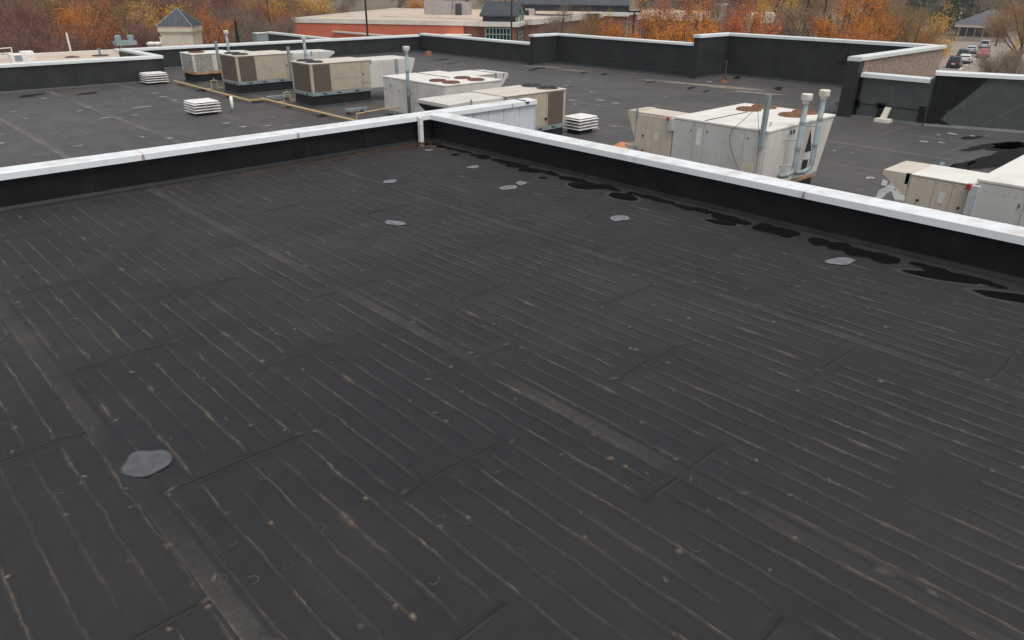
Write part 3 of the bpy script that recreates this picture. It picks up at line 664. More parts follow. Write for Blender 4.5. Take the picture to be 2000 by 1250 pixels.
# ================================================================== ROOFTOP UNITS
M_WELL = mat('rusty_fan_well', (.055, .024, .015), (.03, .016, .012), scale=8, rough=.9)
def fan(parent, c, r, guard, dark, rust=False, rings=5):
    z = c[2]
    f = MB().lathe(c, [(r + .035, 0), (r + .035, .03), (r, .045), (r - .015, .03), (r - .015, .0)], 26).build('fan', guard, parent, smooth=True)
    MB().disc((c[0], c[1], z + .004), r - .012, 24).build('fan_well', dark, f)
    b = MB()
    for k in range(4):
        a = k * math.pi / 2 + .4; ca, sa = math.cos(a), math.sin(a)
        q = lambda u, v, zz: (c[0] + ca * u - sa * v, c[1] + sa * u + ca * v, z + zz)
        b.add([q(.06, -.05, .008), q(r * .9, -r * .28, .007), q(r * .92, r * .22, .020), q(.06, .06, .018)], [(0, 1, 2, 3)])
    b.build('fan_blades', dark, f)
    g = MB()
    for k in range(1, rings + 1):
        rr = (r - .01) * k / rings
        g.lathe((c[0], c[1], z + .036), [(rr, -.006), (rr, .006), (rr - .02 if rust else rr - .008, .006), (rr - .02 if rust else rr - .008, -.006), (rr, -.006)], 24)
    for k in range(8 if rust else 4):
        a = k * math.pi / (8 if rust else 4); dx, dy = math.cos(a) * (r - .01), math.sin(a) * (r - .01)
        g.tube([(c[0] - dx, c[1] - dy, z + .038), (c[0] + dx, c[1] + dy, z + .038)], .007, 5)
    g.lathe((c[0], c[1], z + .03), [(.001, .022), (.09, .02), (.09, 0)], 14)
    g.build('fan_guard', guard, f)
    return f
M_LATCH = mat('worn_latch', (.16, .13, .10), (.10, .085, .07), scale=20, rough=.5)
def panel(parent, m_, axis, at, a0, a1, z0, z1, sign=-1, th=.012, name='access_panel', bev=.003):
    # a plate standing proud of a cabinet face; axis = the face's normal axis
    lo, hi = (at - th, at + .002) if sign < 0 else (at - .002, at + th)
    if axis == 'x': return box(name, m_, parent, lo, hi, a0, a1, z0, z1, bev=bev)
    return box(name, m_, parent, a0, a1, lo, hi, z0, z1, bev=bev)
def handle(parent, axis, at, a, z, sign=-1, m_=None, w=.035, h=.10):
    return panel(parent, m_ or M_LATCH, axis, at, a, a + w * .7, z, z + h * .7, sign, .025, 'handle', bev=0)

def tan_rtu(label, x0, y0, L, Wd, zb, zt, flip=False, hood_len=1.2, hood_tip=.6, hail=False, cab=None, top=None, hz=None, curb_in=.025, group=None, hood=True, hoodw=None, coilm=None):
    """condenser at x0 (flip: at the far end), service side at y0; flip mirrors along x"""
    zb += .052; cab = cab or M_TAN; top = top or M_TANT; coilm = coilm or (M_HAIL if hail else M_COIL)
    T = thing('rooftop_unit', label, 'air conditioner', (x0 + L / 2, y0 + Wd / 2, Z2), group)
    X = (lambda x: x0 + L - x) if flip else (lambda x: x0 + x)
    def bx(name, m_, a, b, c, d, e, f, bev=0, parent=None):
        p, q = X(a), X(b); return box(name, m_, parent or T, min(p, q), max(p, q), y0 + c, y0 + d, e, f, bev=bev)
    ci = curb_in
    bx('curb', M_CURB, ci, L - ci, ci, Wd - ci, Z2 + .001, zb - .05)
    b = MB(); x_, x2 = min(X(ci - .06), X(L - ci + .06)), max(X(ci - .06), X(L - ci + .06))
    b.prism([(x_, y0 + ci - .06, Z2 + .003), (x2, y0 + ci - .06, Z2 + .003), (x2, y0 + Wd - ci + .06, Z2 + .003), (x_, y0 + Wd - ci + .06, Z2 + .003)],
            [(x_ + .065, y0 + ci - .002, Z2 + .09), (x2 - .065, y0 + ci - .002, Z2 + .09), (x2 - .065, y0 + Wd - ci + .002, Z2 + .09), (x_ + .065, y0 + Wd - ci + .002, Z2 + .09)]).build('curb_flashing', M_CURB, T)
    rail = bx('base_rail', M_RUSTY if hail else M_RAIL, -.015, L + .015, -.015, Wd + .015, zb - .052, zb + .07, bev=.006)
    if not hail:
        for a in (.42, L * .40, L * .72):
            bx('fork_slot', M_DARK, a, a + .17, -.021, .0, zb - .01, zb + .035, parent=rail)
        bx('fork_slot', M_DARK, -.021, 0, .35, .5, zb - .01, zb + .035, parent=rail)
    bx('cabinet', cab, 0, L, 0, Wd, zb + .071, zt - .04)
    # condenser coils recessed behind corner posts
    cl = L * (.31 if not hail else .45)
    bx('coil', coilm, -.010, .02, .09, Wd - .09, zb + .085, zt - .075)
    bx('coil', coilm, .09, cl, -.010, .02, zb + .085, zt - .075)
    bx('coil', coilm, .09, cl, Wd - .02, Wd + .010, zb + .085, zt - .075)
    for c in (-.018, Wd - .072):
        bx('corner_post', cab, -.018, .085, c, c + .09, zb + .072, zt - .042, bev=.006)
    for c, d in ((-.02, .004), (Wd - .004, Wd + .02)):
        bx('mullion', cab, cl, cl + .05, c, d, zb + .075, zt - .045)
    sc = (zt - zb)
    for c, s in ((0, -1), (Wd, 1)):
        def pn(a, b_, e, f, nm='access_panel', th=.012):
            p, q = X(a), X(b_); return panel(T, cab, 'y', y0 + c, min(p, q), max(p, q), e, f, s, th, nm)
        if hail:
            pn(cl + .06, L - .02, zb + .09, zt - .06); continue
        pn(cl + .06, L * .84, zb + sc * .46, zt - .055)
        p = pn(cl + .06, L * .70, zb + .09, zb + sc * .45, th=.016)
        pn(L * .705, L * .84, zb + .09, zb + sc * .45)
        p = pn(L * .85, L - .015, zb + sc * .24, zt - .055, th=.02)
        h_ = panel(p, M_DARK, 'y', y0 + c, min(X(L * .86), X(L * .86 + .04)), max(X(L * .86), X(L * .86 + .04)), zb + sc * .5, zb + sc * .58, s, .035, 'handle', 0)
        pn(L * .85, L - .015, zb + .09, zb + sc * .23)
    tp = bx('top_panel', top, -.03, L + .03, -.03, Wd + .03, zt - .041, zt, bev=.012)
    if hail: fan(T, (X(L * .25), y0 + Wd * .5, zt), .33, M_RUST, M_DARK, True)
    else:
        for c in (.27, .73): fan(T, (X(L * .155), y0 + Wd * c, zt), .30, M_FAN, M_DARK)
    if hood:
        hz = hz or zt - .05; hw = hoodw or (0.02, Wd - .02)
        hb = bx('economizer_box', M_CREAM, L + .002, L + hood_len, hw[0], hw[1], zb + .02, hz, bev=.006)
        for k in range(3):
            a = L + .05 + k * (hood_len - .08) / 3
            panel(hb, M_CREAM, 'y', y0 + hw[0], min(X(a), X(a + (hood_len - .12) / 3 - .02)), max(X(a), X(a + (hood_len - .12) / 3 - .02)), zb + .05, hz - .05, -1, .008, 'side_panel')
        e0, e1 = L + hood_len + .003, L + hood_len + hood_tip
        zl = hz - (hz - zb) * .62
        pr = [(X(e0), zl), (X(e0), hz + .004), (X(e1), hz - .015), (X(e1), hz - .10), (X(e0 + .12), zl)]
        hd = MB().prism_y(pr, y0 + hw[0] - .01, y0 + hw[1] + .01).build('rain_hood', M_CREAM, T)
        pr2 = [(X(e0 + .15), zl + .008), (X(e1 - .02), hz - .13), (X(e1 - .02) + (.004 if not flip else -.004), hz - .145), (X(e0 + .16), zl - .01)]
        MB().prism_y(pr2, y0 + hw[0] + .05, y0 + hw[1] - .05).build('filter_screen', M_DARK, hd)
        bx('lifting_lug', M_GALV, L + hood_len - .06, L + hood_len, hw[0] - .02, hw[0] + .0, hz - .12, hz + .05)
        bx('lifting_lug', M_GALV, L + .04, L + .1, hw[0] - .02, hw[0] + .0, hz - .12, hz + .03)
    return T
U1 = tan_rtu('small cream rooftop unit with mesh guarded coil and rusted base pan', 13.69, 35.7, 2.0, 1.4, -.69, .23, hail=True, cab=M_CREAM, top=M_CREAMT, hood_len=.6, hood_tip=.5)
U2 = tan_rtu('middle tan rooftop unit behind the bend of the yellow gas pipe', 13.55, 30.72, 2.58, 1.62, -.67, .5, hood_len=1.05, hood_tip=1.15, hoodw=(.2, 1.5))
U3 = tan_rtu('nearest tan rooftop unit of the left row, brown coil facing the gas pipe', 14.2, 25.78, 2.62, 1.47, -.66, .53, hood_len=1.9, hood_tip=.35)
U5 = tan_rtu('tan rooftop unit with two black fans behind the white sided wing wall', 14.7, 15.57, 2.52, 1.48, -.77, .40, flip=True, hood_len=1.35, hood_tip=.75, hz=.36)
# nameplates and stickers on the right-hand tan unit
panel(U5, M_LABEL, 'y', 15.57, 15.60, 15.68, .02, .12, -1, .016, 'name_plate', 0)
panel(U5, M_YPLATE, 'y', 15.57, 15.52, 15.58, .02, .12, -1, .015, 'warning_label', 0)
panel(U5, M_LABEL, 'y', 15.57, 15.52, 15.70, -.62, -.5, -1, .016, 'warning_label', 0)
MB().tube([(16.35, 15.52, -.42), (16.35, 15.57, -.42)], .045, 12).build('cable_gland', M_DARK, U5)

def big_rtu(label, x0, x1, y0, y1, zt, hoodside, zb=-.74, vx=.42, fans=(), rust=None, hoodbox=None, group=None, vside=True):
    T = thing('large_rooftop_unit', label, 'air conditioner', ((x0 + x1) / 2, (y0 + y1) / 2, Z2), group)
    box('curb', M_CURB, T, x0 + .08, x1 - vx - .02, y0 + .08, y1 - .08, Z2 + .001, zb - .045)
    box('base_rail', M_RAIL, T, x0 + .01, x1 - vx + .03, y0 + .01, y1 - .01, zb - .05, zb + .06)
    MB().prism_y([(x0, zb + .06), (x1 - vx, zb + .06), (x1, zt - .05), (x0, zt - .05)], y0, y1).build('cabinet', M_CREAM, T)
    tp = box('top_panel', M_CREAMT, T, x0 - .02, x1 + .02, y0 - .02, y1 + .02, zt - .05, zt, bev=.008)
    for (fx, fy) in fans: fan(T, (fx, fy, zt), .265, rust or M_RUST, M_WELL, True, 8)
    return T, tp

# --- the white unit with four red-brown fans, left of the tan one
U4, tp4 = big_rtu('wide white rooftop unit with four red rusted fans and a tall flue', 15.45, 18.02, 19.33, 22.86, .27, '+x', zb=-.98, fans=((16.02, 20.40), (16.06, 19.72), (17.18, 20.46), (17.19, 19.74)))
for (a, b) in ((22.80, 21.98), (21.96, 21.28), (21.26, 20.35), (20.33, 19.38)):
    p = panel(U4, M_CREAM, 'x', 15.45, b, a, -.90, .20, -1, .012)
    handle(p, 'x', 15.45, a - .10, -.2)
panel(U4, M_CREAM, 'y', 19.33, 15.5, 16.6, -.66, .20, -1, .012); panel(U4, M_CREAM, 'y', 19.33, 16.63, 17.5, -.55, .20, -1, .012)
box('drip_rail', M_DARK, tp4, 16.895, 16.925, 20.85, 22.8, .272, .284)
hb = box('economizer_box', M_CREAM, U4, 17.75, 19.2, 20.86, 22.3, -.7, .24)
box('economizer_lid', M_CREAMT, hb, 18.045, 19.22, 20.84, 22.32, .24, .262)
hd = MB().prism_y([(19.202, -.38), (19.202, .26), (19.78, .24), (19.78, .16), (19.3, -.38)], 20.84, 22.32).build('rain_hood', M_CREAM, U4)
box('lid_joint', M_DARK, hb, 19.17, 19.20, 20.83, 22.3, .263, .272)
box('lifting_lug', M_GALV, U4, 19.1, 19.16, 20.81, 20.835, .1, .29); box('lifting_lug', M_GALV, U4, 19.5, 19.55, 20.81, 20.835, .12, .24)
panel(U4, M_GREY, 'x', 15.45, 22.28, 22.42, .02, .18, -1, .06, 'disconnect_switch', 0)
# --- the big cream unit with four orange-rusted fans
U6, tp6 = big_rtu('large cream rooftop unit with four orange rusted fans and two capped flues', 14.42, 17.55, 7.28, 9.62, .60, '+y', fans=((16.62, 8.99), (17.25, 8.93), (16.61, 7.88), (17.25, 7.86)), rust=M_RUST2)
PAN = [(9.60, 9.07, M_GREYP), (9.05, 8.82, M_GREYP), (8.80, 7.81, M_GREYP), (7.79, 7.33, M_CREAM)]
for a, b, m_ in PAN:
    p = panel(U6, m_, 'x', 14.42, b, a, -.66, .52, -1, .014)
    if a - b > .4: handle(p, 'x', 14.42, b + .05 if a > 9 else a - .09, .33 if a > 9 else .36, h=.07)
box('drip_rail', M_DARK, tp6, 14.44, 16.26, 8.815, 8.835, .602, .612)
hb = box('economizer_box', M_BEIGE, U6, 14.42, 15.16, 9.645, 10.70, -.7, .585, bev=.006)
for a, b in ((10.68, 10.22), (10.20, 9.95), (9.93, 9.66)): panel(hb, M_BEIGE, 'x', 14.42, b, a, -.66, .53, -1, .012)
MB().prism_x([(10.702, .0), (10.702, .60), (10.95, .585), (10.95, .53), (10.74, .05)], 14.40, 15.18).build('rain_hood', M_BEIGE, U6)
box('lifting_lug', M_GALV, U6, 14.385, 14.402, 10.64, 10.69, .45, .66)
MB().prism_x([(10.76, -.45), (10.76, -.28), (11.05, -.24), (11.05, -.30)], 14.5, 15.1).build('relief_hood', M_BEIGE, U6)
MB().tube([(14.37, 10.60, -.2), (14.37, 10.60, -1.0)], .03, 8).build('conduit', M_GALV, U6)
panel(U6, M_GREY, 'x', 14.42, 9.60, 9.72, .28, .56, -1, .09, 'disconnect_switch', .004)
panel(U6, M_RED, 'x', 14.42, 9.70, 9.77, .50, .57, -1, .10, 'switch_handle', 0)
panel(U6, M_LABEL, 'x', 14.42, 10.03, 10.12, -.02, .16, -1, .016, 'name_plate', 0)
panel(U6, M_LABEL, 'x', 14.42, 7.40, 7.60, .23, .40, -1, .018, 'name_plate', 0)
panel(U6, M_YPLATE, 'x', 14.42, 7.50, 7.62, -.36, -.14, -1, .020, 'outlet_cover', .004)
panel(U6, M_WHITE, 'x', 14.42, 8.86, 8.98, .05, .44, -1, .016, 'paint_patch', 0)
panel(U6, M_CREAM, 'y', 7.28, 14.48, 15.3, -.66, .52, -1, .012); panel(U6, M_CREAM, 'y', 7.28, 15.33, 16.25, -.66, .52, -1, .012)
MB().add([(16.42, 7.274, .40), (16.62, 7.274, -.12), (16.30, 7.274, -.12)], [(0, 1, 2)]).build('condenser_opening', M_DARK, U6)
box('condenser_opening', M_DARK, U6, 16.15, 16.55, 7.272, 7.30, -.58, -.30)
box('rusted_pan', M_RUSTY, U6, 15.9, 16.95, 7.262, 7.288, -.77, -.70)
panel(U6, M_LABEL, 'y', 7.28, 15.22, 15.30, .40, .52, -1, .018, 'label', 0)
for a in (15.40, 15.53): panel(U6, M_DARK, 'y', 7.28, a, a + .06, .40, .49, -1, .02, 'handle', 0)
MB().tube([(14.9, 7.5, .6), (14.9, 7.5, .70)], .025, 8).build('nipple', M_BEIGE, U6)
# --- the unit cut off by the right edge of the picture
U7, tp7 = big_rtu('cream rooftop unit with beige hood cut off at the right edge', 13.84, 17.1, -.6, 3.14, .46, '+y', fans=((16.1, .2), (16.8, .2), (16.1, 1.2), (16.8, 1.2)), rust=M_RUST2)
for a, b in ((3.12, 2.42), (2.40, 1.3), (1.28, .2)):
    p = panel(U7, M_GREYP, 'x', 13.84, b, a, -.66, .39, -1, .014); handle(p, 'x', 13.84, b + .04, .1)
hb = box('economizer_box', M_BEIGE, U7, 13.84, 14.9, 3.143, 4.20, -.7, .335, bev=.006)
for a, b in ((4.18, 3.78), (3.77, 3.50), (3.48, 3.17)): panel(hb, M_BEIGE, 'x', 13.84, b, a, -.66, .30, -1, .012)
box('economizer_lid', M_CREAMT, hb, 13.82, 14.92, 3.163, 4.19, .335, .352)
MB().prism_x([(4.202, -.06), (4.202, .35), (4.66, .345), (4.66, .27), (4.26, -.02)], 13.82, 14.92).build('rain_hood', M_BEIGE, U7)
box('hood_base', M_BEIGE, U7, 13.9, 14.7, 4.21, 4.6, -.42, -.36)
panel(U7, M_GREY, 'x', 13.84, 3.08, 3.22, -.16, .35, -1, .09, 'disconnect_switch', .006)
panel(U7, M_RED, 'x', 13.84, 3.20, 3.27, .27, .36, -1, .10, 'switch_handle', 0)
panel(U7, M_LABEL, 'x', 13.84, 3.58, 3.67, -.07, .12, -1, .018, 'name_plate', 0)
panel(U7, M_GALV, 'x', 13.84, 4.18, 4.26, .16, .36, -1, .02, 'lifting_lug', 0)
panel(U7, M_GALV, 'x', 14.93, 4.0, 4.07, .30, .42, -1, .02, 'lifting_lug', 0)
for (y, z) in ((3.98, -.08), (3.32, -.08)): MB().tube([(13.80, y, z), (13.83, y, z)], .022, 8).build('latch', M_DARK, U7)
for (y, z) in ((10.45, .05), (10.43, -.3)): MB().tube([(14.38, y, z), (14.41, y, z)], .022, 8).build('latch', M_DARK, U6)
# small screws along the cabinet edges, as one part per unit
for U_, xx, ys, zz in ((U6, 14.404, np.arange(7.4, 9.6, .17), (.49, -.1)), (U7, 13.824, np.arange(.3, 4.15, .15), (.27, -.3)), (U6, 14.404, np.arange(9.7, 10.66, .16), (.5, -.3))):
    b = MB()
    for y in ys:
        for z in zz: b.box(xx - .004, xx + .004, y - .006, y + .006, z - .006, z + .006)
    b.build('screw_heads', M_LATCH, U_)['kind'] = 'stuff'

# ------------------------------------------------------------------ flues, struts, conduits
def flue(label, x, y, zb, zt, r=.055, cap=True, elbow=None, brackets=(), group=None):
    T = thing('flue_pipe', label, 'pipe', (x, y, zb), group)
    pts = [(x, y, zb), (x, y, zt - .1)]
    if elbow: pts = [(x + elbow[0], y + elbow[1], zb - .02), (x + elbow[0] * .45, y + elbow[1] * .45, zb - .015), (x + elbow[0] * .12, y + elbow[1] * .12, zb + .05), (x, y, zb + .16), (x, y, zt - .1)]
    MB().tube(pts, r, 14).build('pipe', M_GALV, T, smooth=True)
    for k in range(1, 3): MB().lathe((x, y, zb + (zt - zb) * k / 3), [(r, -.03), (r + .008, -.03), (r + .008, .03), (r, .03)], 14).build('pipe_collar', M_GALV, T)
    if cap:
        MB().lathe((x, y, zt), [(r * .9, -.16), (r * 1.15, -.15), (r * 1.2, -.08), (r * 1.9, -.075), (r * 2, -.03), (r * 1.75, -.025), (r * 1.95, -.02), (r * 2, .035), (r * 1.8, .05), (.001, .055)], 18).build('flue_cap', M_CAP, T, smooth=False)
    for (bx_, by_, z) in brackets: MB().tube([(x, y, z), (x + bx_, y + by_, z)], .013, 6).build('bracket', M_GALV, T)
    return T
flue('capped flue behind the middle tan unit, farthest left', 14.12, 32.62, -.6, 1.33)
flue('capped flue behind the nearest tan unit of the left row', 14.95, 27.42, -.6, 1.36)
flue('tallest capped flue, in front of the wide white unit', 15.18, 20.98, -.9, 1.34, r=.06, brackets=((.27, 0, .1), (.27, 0, -.1), (.27, 0, -.45)))
flue('left one of two capped flues on the large cream unit', 15.36, 7.02, -.42, 1.24, r=.058, elbow=(-.34, .16), brackets=((-.22, .26, .32), (-.22, .26, -.25)))
flue('right one of two capped flues on the large cream unit', 16.19, 7.02, -.48, 1.25, r=.058, elbow=(-.36, .18), brackets=((-.24, .26, .52), (-.24, .26, -.22)))
def strut(label, x, y, zb, zt, w=.055):
    T = thing('steel_strut', label, 'strut', (x, y, zb))
    MB().prism_z([(x - w, y - w * .6), (x + w, y - w * .6), (x + w, y + w * .6), (x + w * .6, y + w * .6), (x + w * .6, y - w * .2), (x - w * .6, y - w * .2), (x - w * .6, y + w * .6), (x - w, y + w * .6)], zb, zt).build('channel', M_GALV, T)
    box('strut_plate', M_RAIL, T, x - w * .5, x + w * .5, y - w * .75, y - w * .6, zt - .22, zt - .14)
    return T
strut('thin steel strut between the mesh guarded unit and the middle tan unit', 13.62, 32.66, -.2, .98)
strut('thin steel strut between the middle and nearest tan units of the left row', 14.30, 27.55, -.2, 1.03)
strut('thin steel strut behind the left end of the wide white unit', 16.6, 23.6, Z2, .72)
strut('thick steel strut on the near corner of the large cream unit', 14.36, 7.37, .26, 1.33, .06)
# loose cables over the large cream unit
for lab, pts in (('thin cable looping over the top of the large cream unit', [(14.38, 7.62, -.72), (14.37, 7.75, -.4), (14.36, 8.05, .1), (14.37, 8.12, .45), (14.45, 8.0, .64), (15.0, 7.95, .9), (15.8, 8.1, 1.0), (16.3, 8.3, .64)]),
                 ('dark cable hanging down beside the steel strut', [(14.37, 7.49, -.72), (14.36, 7.42, -.4), (14.35, 7.40, 0), (14.37, 7.44, .45), (14.5, 7.6, .8), (14.9, 7.85, 1.15), (15.4, 8.0, 1.28)])):
    P = [Vector(p) for p in pts]; Q = []
    for i in range(len(P) - 1):
        a, b, c_, d_ = P[max(i - 1, 0)], P[i], P[i + 1], P[min(i + 2, len(P) - 1)]
        for t in (0, .33, .66):
            Q.append(.5 * ((2 * b) + (c_ - a) * t + (2 * a - 5 * b + 4 * c_ - d_) * t * t + (3 * b - a - 3 * c_ + d_) * t ** 3))
    Q.append(P[-1])
    tag(MB().tube(Q, .006, 5).build('loose_cable', M_CABLE), lab, 'cable')

# ------------------------------------------------------------------ louvred roof vents
def vent(label, x, y, w, l, zt, zb, group='white louvred roof vents'):
    T = thing('louvred_vent', label, 'roof vent', (x + w / 2, y + l / 2, Z2), group)
    box('curb', M_CURB, T, x + .14, x + w - .14, y + .14, y + l - .14, Z2 + .001, zb + .06)
    box('core', M_DARK, T, x + .13, x + w - .13, y + .13, y + l - .13, zb + .05, zt - .03)
    n = 4; st = (zt - zb) / n
    for k in range(n):
        z = zb + k * st; i0, i1 = .0, .12
        def ring(i, zz): return [(x + i, y + i, zz), (x + w - i, y + i, zz), (x + w - i, y + l - i, zz), (x + i, y + l - i, zz)]
        b = MB(); a_, b_, c_, d_ = ring(i0, z), ring(i0, z + .012), ring(i1, z + st * .50), ring(i1 + .01, z + st * .42)
        vs = a_ + b_ + c_ + d_; f = []
        for r in range(3):
            for j in range(4): f.append((r * 4 + j, r * 4 + (j + 1) % 4, (r + 1) * 4 + (j + 1) % 4, (r + 1) * 4 + j))
        for j in range(4): f.append((12 + j, 12 + (j + 1) % 4, (j + 1) % 4, j))
        b.add(vs, f); b.build('louvre', M_WHITE, T)
    b = MB(); b.prism([(x + .03, y + .03, zt - .025), (x + w - .03, y + .03, zt - .025), (x + w - .03, y + l - .03, zt - .025), (x + .03, y + l - .03, zt - .025)],
                      [(x + .07, y + .07, zt), (x + w - .07, y + .07, zt), (x + w - .07, y + l - .07, zt), (x + .07, y + l - .07, zt)]).build('cap', M_WHITE, T)
    return T
vent('white louvred vent by the far left parapet', 11.78, 36.65, 1.02, .92, -.60, -1.0)
vent('white louvred vent standing alone left of the yellow gas pipe', 10.05, 26.85, .98, .98, -.62, -1.0)
vent('white louvred vent right of the tan unit, behind the right parapet', 17.84, 15.45, .95, .78, -.57, -.95)
T = thing('vent_stack', 'short white vent pipe beside the yellow gas pipe', 'pipe', (11.5, 26.98, Z2))
MB().tube([(11.5, 26.98, Z2), (11.5, 26.98, -.53)], .055, 12).build('pipe', M_WHITE, T, smooth=True)
MB().lathe((11.5, 26.98, Z2), [(.28, .003), (.10, .015), (.07, .12), (.057, .13)], 16).build('boot', M_ROOF2, T, smooth=True)

# ------------------------------------------------------------------ yellow gas line
zg = Z2 + .13
G = thing('gas_pipe', 'yellow gas pipe running past the tan rooftop units', 'gas pipe', (13.2, 28.5, Z2))
MB().tube([(12.94, 36.4, zg), (12.84, 28.5, zg), (13.46, 28.5, zg), (13.52, 14.2, zg)], .036, 10).build('main_run', M_YEL, G, smooth=False)
for p in ((12.84, 28.5), (13.46, 28.5), (12.94, 36.36), (13.49, 24.6)): MB().tube([(p[0] - .0, p[1] + .06, zg), (p[0], p[1] - .06, zg)], .047, 10).build('fitting', M_YEL, G)
def branch(pts, nm='branch'): MB().tube(pts, .024, 8).build(nm, M_YEL, G)
for (x, y, xe) in ((13.17, 32.75, 13.75), (13.78, 27.35, 14.35)):
    xs0 = 12.9 if y > 30 else 13.48
    branch([(xs0, y, zg), (x, y, zg), (x, y, zg + .33), (x + .28, y, zg + .33), (x + .28, y, zg - .0), (xe, y, zg)])
    MB().tube([(x + .11, y, zg + .33), (x + .17, y, zg + .33)], .05, 10).build('valve', M_BRASS, G)
    MB().tube([(x + .14, y, zg + .33), (x + .14, y, zg + .45)], .02, 6).build('valve_handle', M_BRASS, G)
branch([(13.5, 21.9, zg), (13.62, 21.9, zg), (13.62, 21.9, zg + .2), (14.7, 21.95, zg + .25), (15.42, 21.95, zg + .25)])
for x in (14.0, 14.6): MB().tube([(x - .03, 21.93, zg + .23), (x + .03, 21.93, zg + .23)], .045, 10).build('valve', M_BRASS, G)
for i, (x, y) in enumerate(((12.93, 35.6), (12.88, 33.2), (12.86, 30.6), (13.2, 28.5), (13.47, 26.6), (13.5, 24.0), (13.51, 21.6), (13.51, 19.2), (13.52, 16.6))):
    tag(box('pipe_support', M_BLOCK if i % 2 else M_WOOD, None, x - .2, x + .2, y - .06, y + .06, Z2 + .001, zg - .037, bev=.006),
        ('first', 'second', 'third', 'fourth', 'fifth', 'sixth', 'seventh', 'eighth', 'ninth')[i] + ' dark block under the yellow gas pipe, counted from its far end', 'support block', 'blocks carrying the gas pipe')
for i, (x0, x1, y0, y1) in enumerate(((13.6, 14.6, 28.4, 28.55), (14.3, 15.2, 23.6, 23.75))):
    T = thing('steel_channel', ('grey steel channel lying behind the nearest tan unit of the left row', 'grey steel channel lying before the wide white unit')[i], 'channel', (x0, y0, Z2))
    box('channel', M_RAIL, T, x0, x1, y0, y1, Z2 + .12, Z2 + .21); box('sleeper', M_WOOD, T, x0 + .1, x0 + .2, y0 - .1, y1 + .1, Z2 + .001, Z2 + .12); box('sleeper', M_WOOD, T, x1 - .2, x1 - .1, y0 - .1, y1 + .1, Z2 + .001, Z2 + .12)

# ------------------------------------------------------------------ small things on the lower roof
T = thing('rusty_pole', 'rusty pole on a rusted foot at the inside corner of the tall parapets', 'pole', (33.9, 19.9, Z2))
MB().tube([(33.9, 19.9, Z2 + .04), (33.9, 19.9, -.05)], .03, 8).build('pole', M_RUST, T)
MB().lathe((33.9, 19.9, Z2), [(.24, .0), (.23, .04), (.09, .08), (.04, .14)], 12).build('foot', M_RUST2, T)
for a in (.3, 2.4, 4.5): MB().tube([(33.9, 19.9, Z2 + .35), (33.9 + .3 * math.cos(a), 19.9 + .3 * math.sin(a), Z2 + .03)], .02, 6).build('stay', M_RUST, T)
T = thing('downspout', 'beige leader pipe leaning on the grey parapet', 'downspout', (28.3, 9.9, Z2))
MB().prism([(28.20, 9.80, Z2 + .11), (28.20, 10.0, Z2 + .11), (28.06, 10.0, Z2 + .11), (28.06, 9.80, Z2 + .11)], [(28.37, 9.76, -.62), (28.37, 9.96, -.62), (28.27, 9.96, -.60), (28.27, 9.76, -.60)]).build('leader', M_PUTTY, T)
T2 = thing('splash_block', 'beige splash block under the leader pipe', 'splash block', (28.2, 9.9, Z2))
MB().prism([(27.9, 9.62, Z2 + .001), (28.32, 9.62, Z2 + .001), (28.32, 10.14, Z2 + .001), (27.9, 10.14, Z2 + .001)], [(27.92, 9.64, Z2 + .11), (28.31, 9.64, Z2 + .11), (28.31, 10.12, Z2 + .11), (27.92, 10.12, Z2 + .11)]).build('block', M_PUTTY, T2)
b = MB(); b.prism([(16.55, 12.2, Z2 + .02), (17.7, 12.6, Z2 + .02), (17.95, 13.35, Z2 + .02), (17.75, 13.72, Z2 + .02), (17.1, 13.65, Z2 + .02), (16.5, 13.0, Z2 + .02)],
                  [(16.6, 12.3, Z2 + .06), (17.6, 12.7, Z2 + .12), (17.85, 13.3, Z2 + .07), (17.7, 13.65, Z2 + .10), (17.2, 13.55, Z2 + .05), (16.6, 12.9, Z2 + .12)])
tag(b.build('tarp', M_ORANGE, bev=.008), 'orange folded sheet lying left of the large cream unit', 'tarp')
T = thing('roof_drain', 'small rusty drain dome near the far corner', 'drain', (31.2, 40.6, Z2))
MB().lathe((31.2, 40.6, Z2), [(.3, 0), (.28, .05), (.2, .22), (.05, .28), (.001, .28)], 12).build('strainer', M_RUST2, T)
# ================================================================== BEYOND THE ROOF: NEIGHBOURING BUILDINGS
def onplane(u, v, z):
    d = ray(u, v); t = (z - CAM_H) / d[2]; return d[0] * t, d[1] * t
def brickmat(name, a, b, mort, sx=4.0):
    t = NT(name)
    mp = t.n('ShaderNodeMapping'); t.l(t.tc.outputs['Object'], mp.inputs[0]); mp.inputs['Rotation'].default_value = (math.radians(90), 0, 0)
    br = t.n('ShaderNodeTexBrick'); t.l(mp.outputs[0], br.inputs['Vector'])
    br.inputs['Color1'].default_value = c4(a); br.inputs['Color2'].default_value = c4(b); br.inputs['Mortar'].default_value = c4(mort); br.inputs['Scale'].default_value = sx
    return t.done(t.mix(t.ramp(t.noise(.4, 4), .35, .7, 0, .4), br.outputs[0], tuple(c * .8 for c in a)), .9, 0, .2)
M_REDW = mat('red_orange_wall', (.56, .15, .085), (.50, .13, .075), scale=.5, rough=.85, streak=(.38, .10, .06), samt=.4)
M_BRICK = brickmat('brown_red_brick', (.27, .105, .07), (.22, .085, .058), (.26, .17, .13))
M_BAND = mat('cream_band', (.66, .63, .57), (.58, .55, .49), scale=.8, rough=.7)
M_GRAVEL = mat('tan_gravel_roof', (.50, .40, .32), (.40, .31, .245), scale=.25, stretch=(1, 3, 1), rough=.95, spot=(.56, .48, .40), spscale=1.5, splo=.58, sphi=.7)
M_SLATE = mat('dark_standing_seam', (.034, .040, .047), (.048, .055, .062), scale=.8, rough=.5, metal=0)
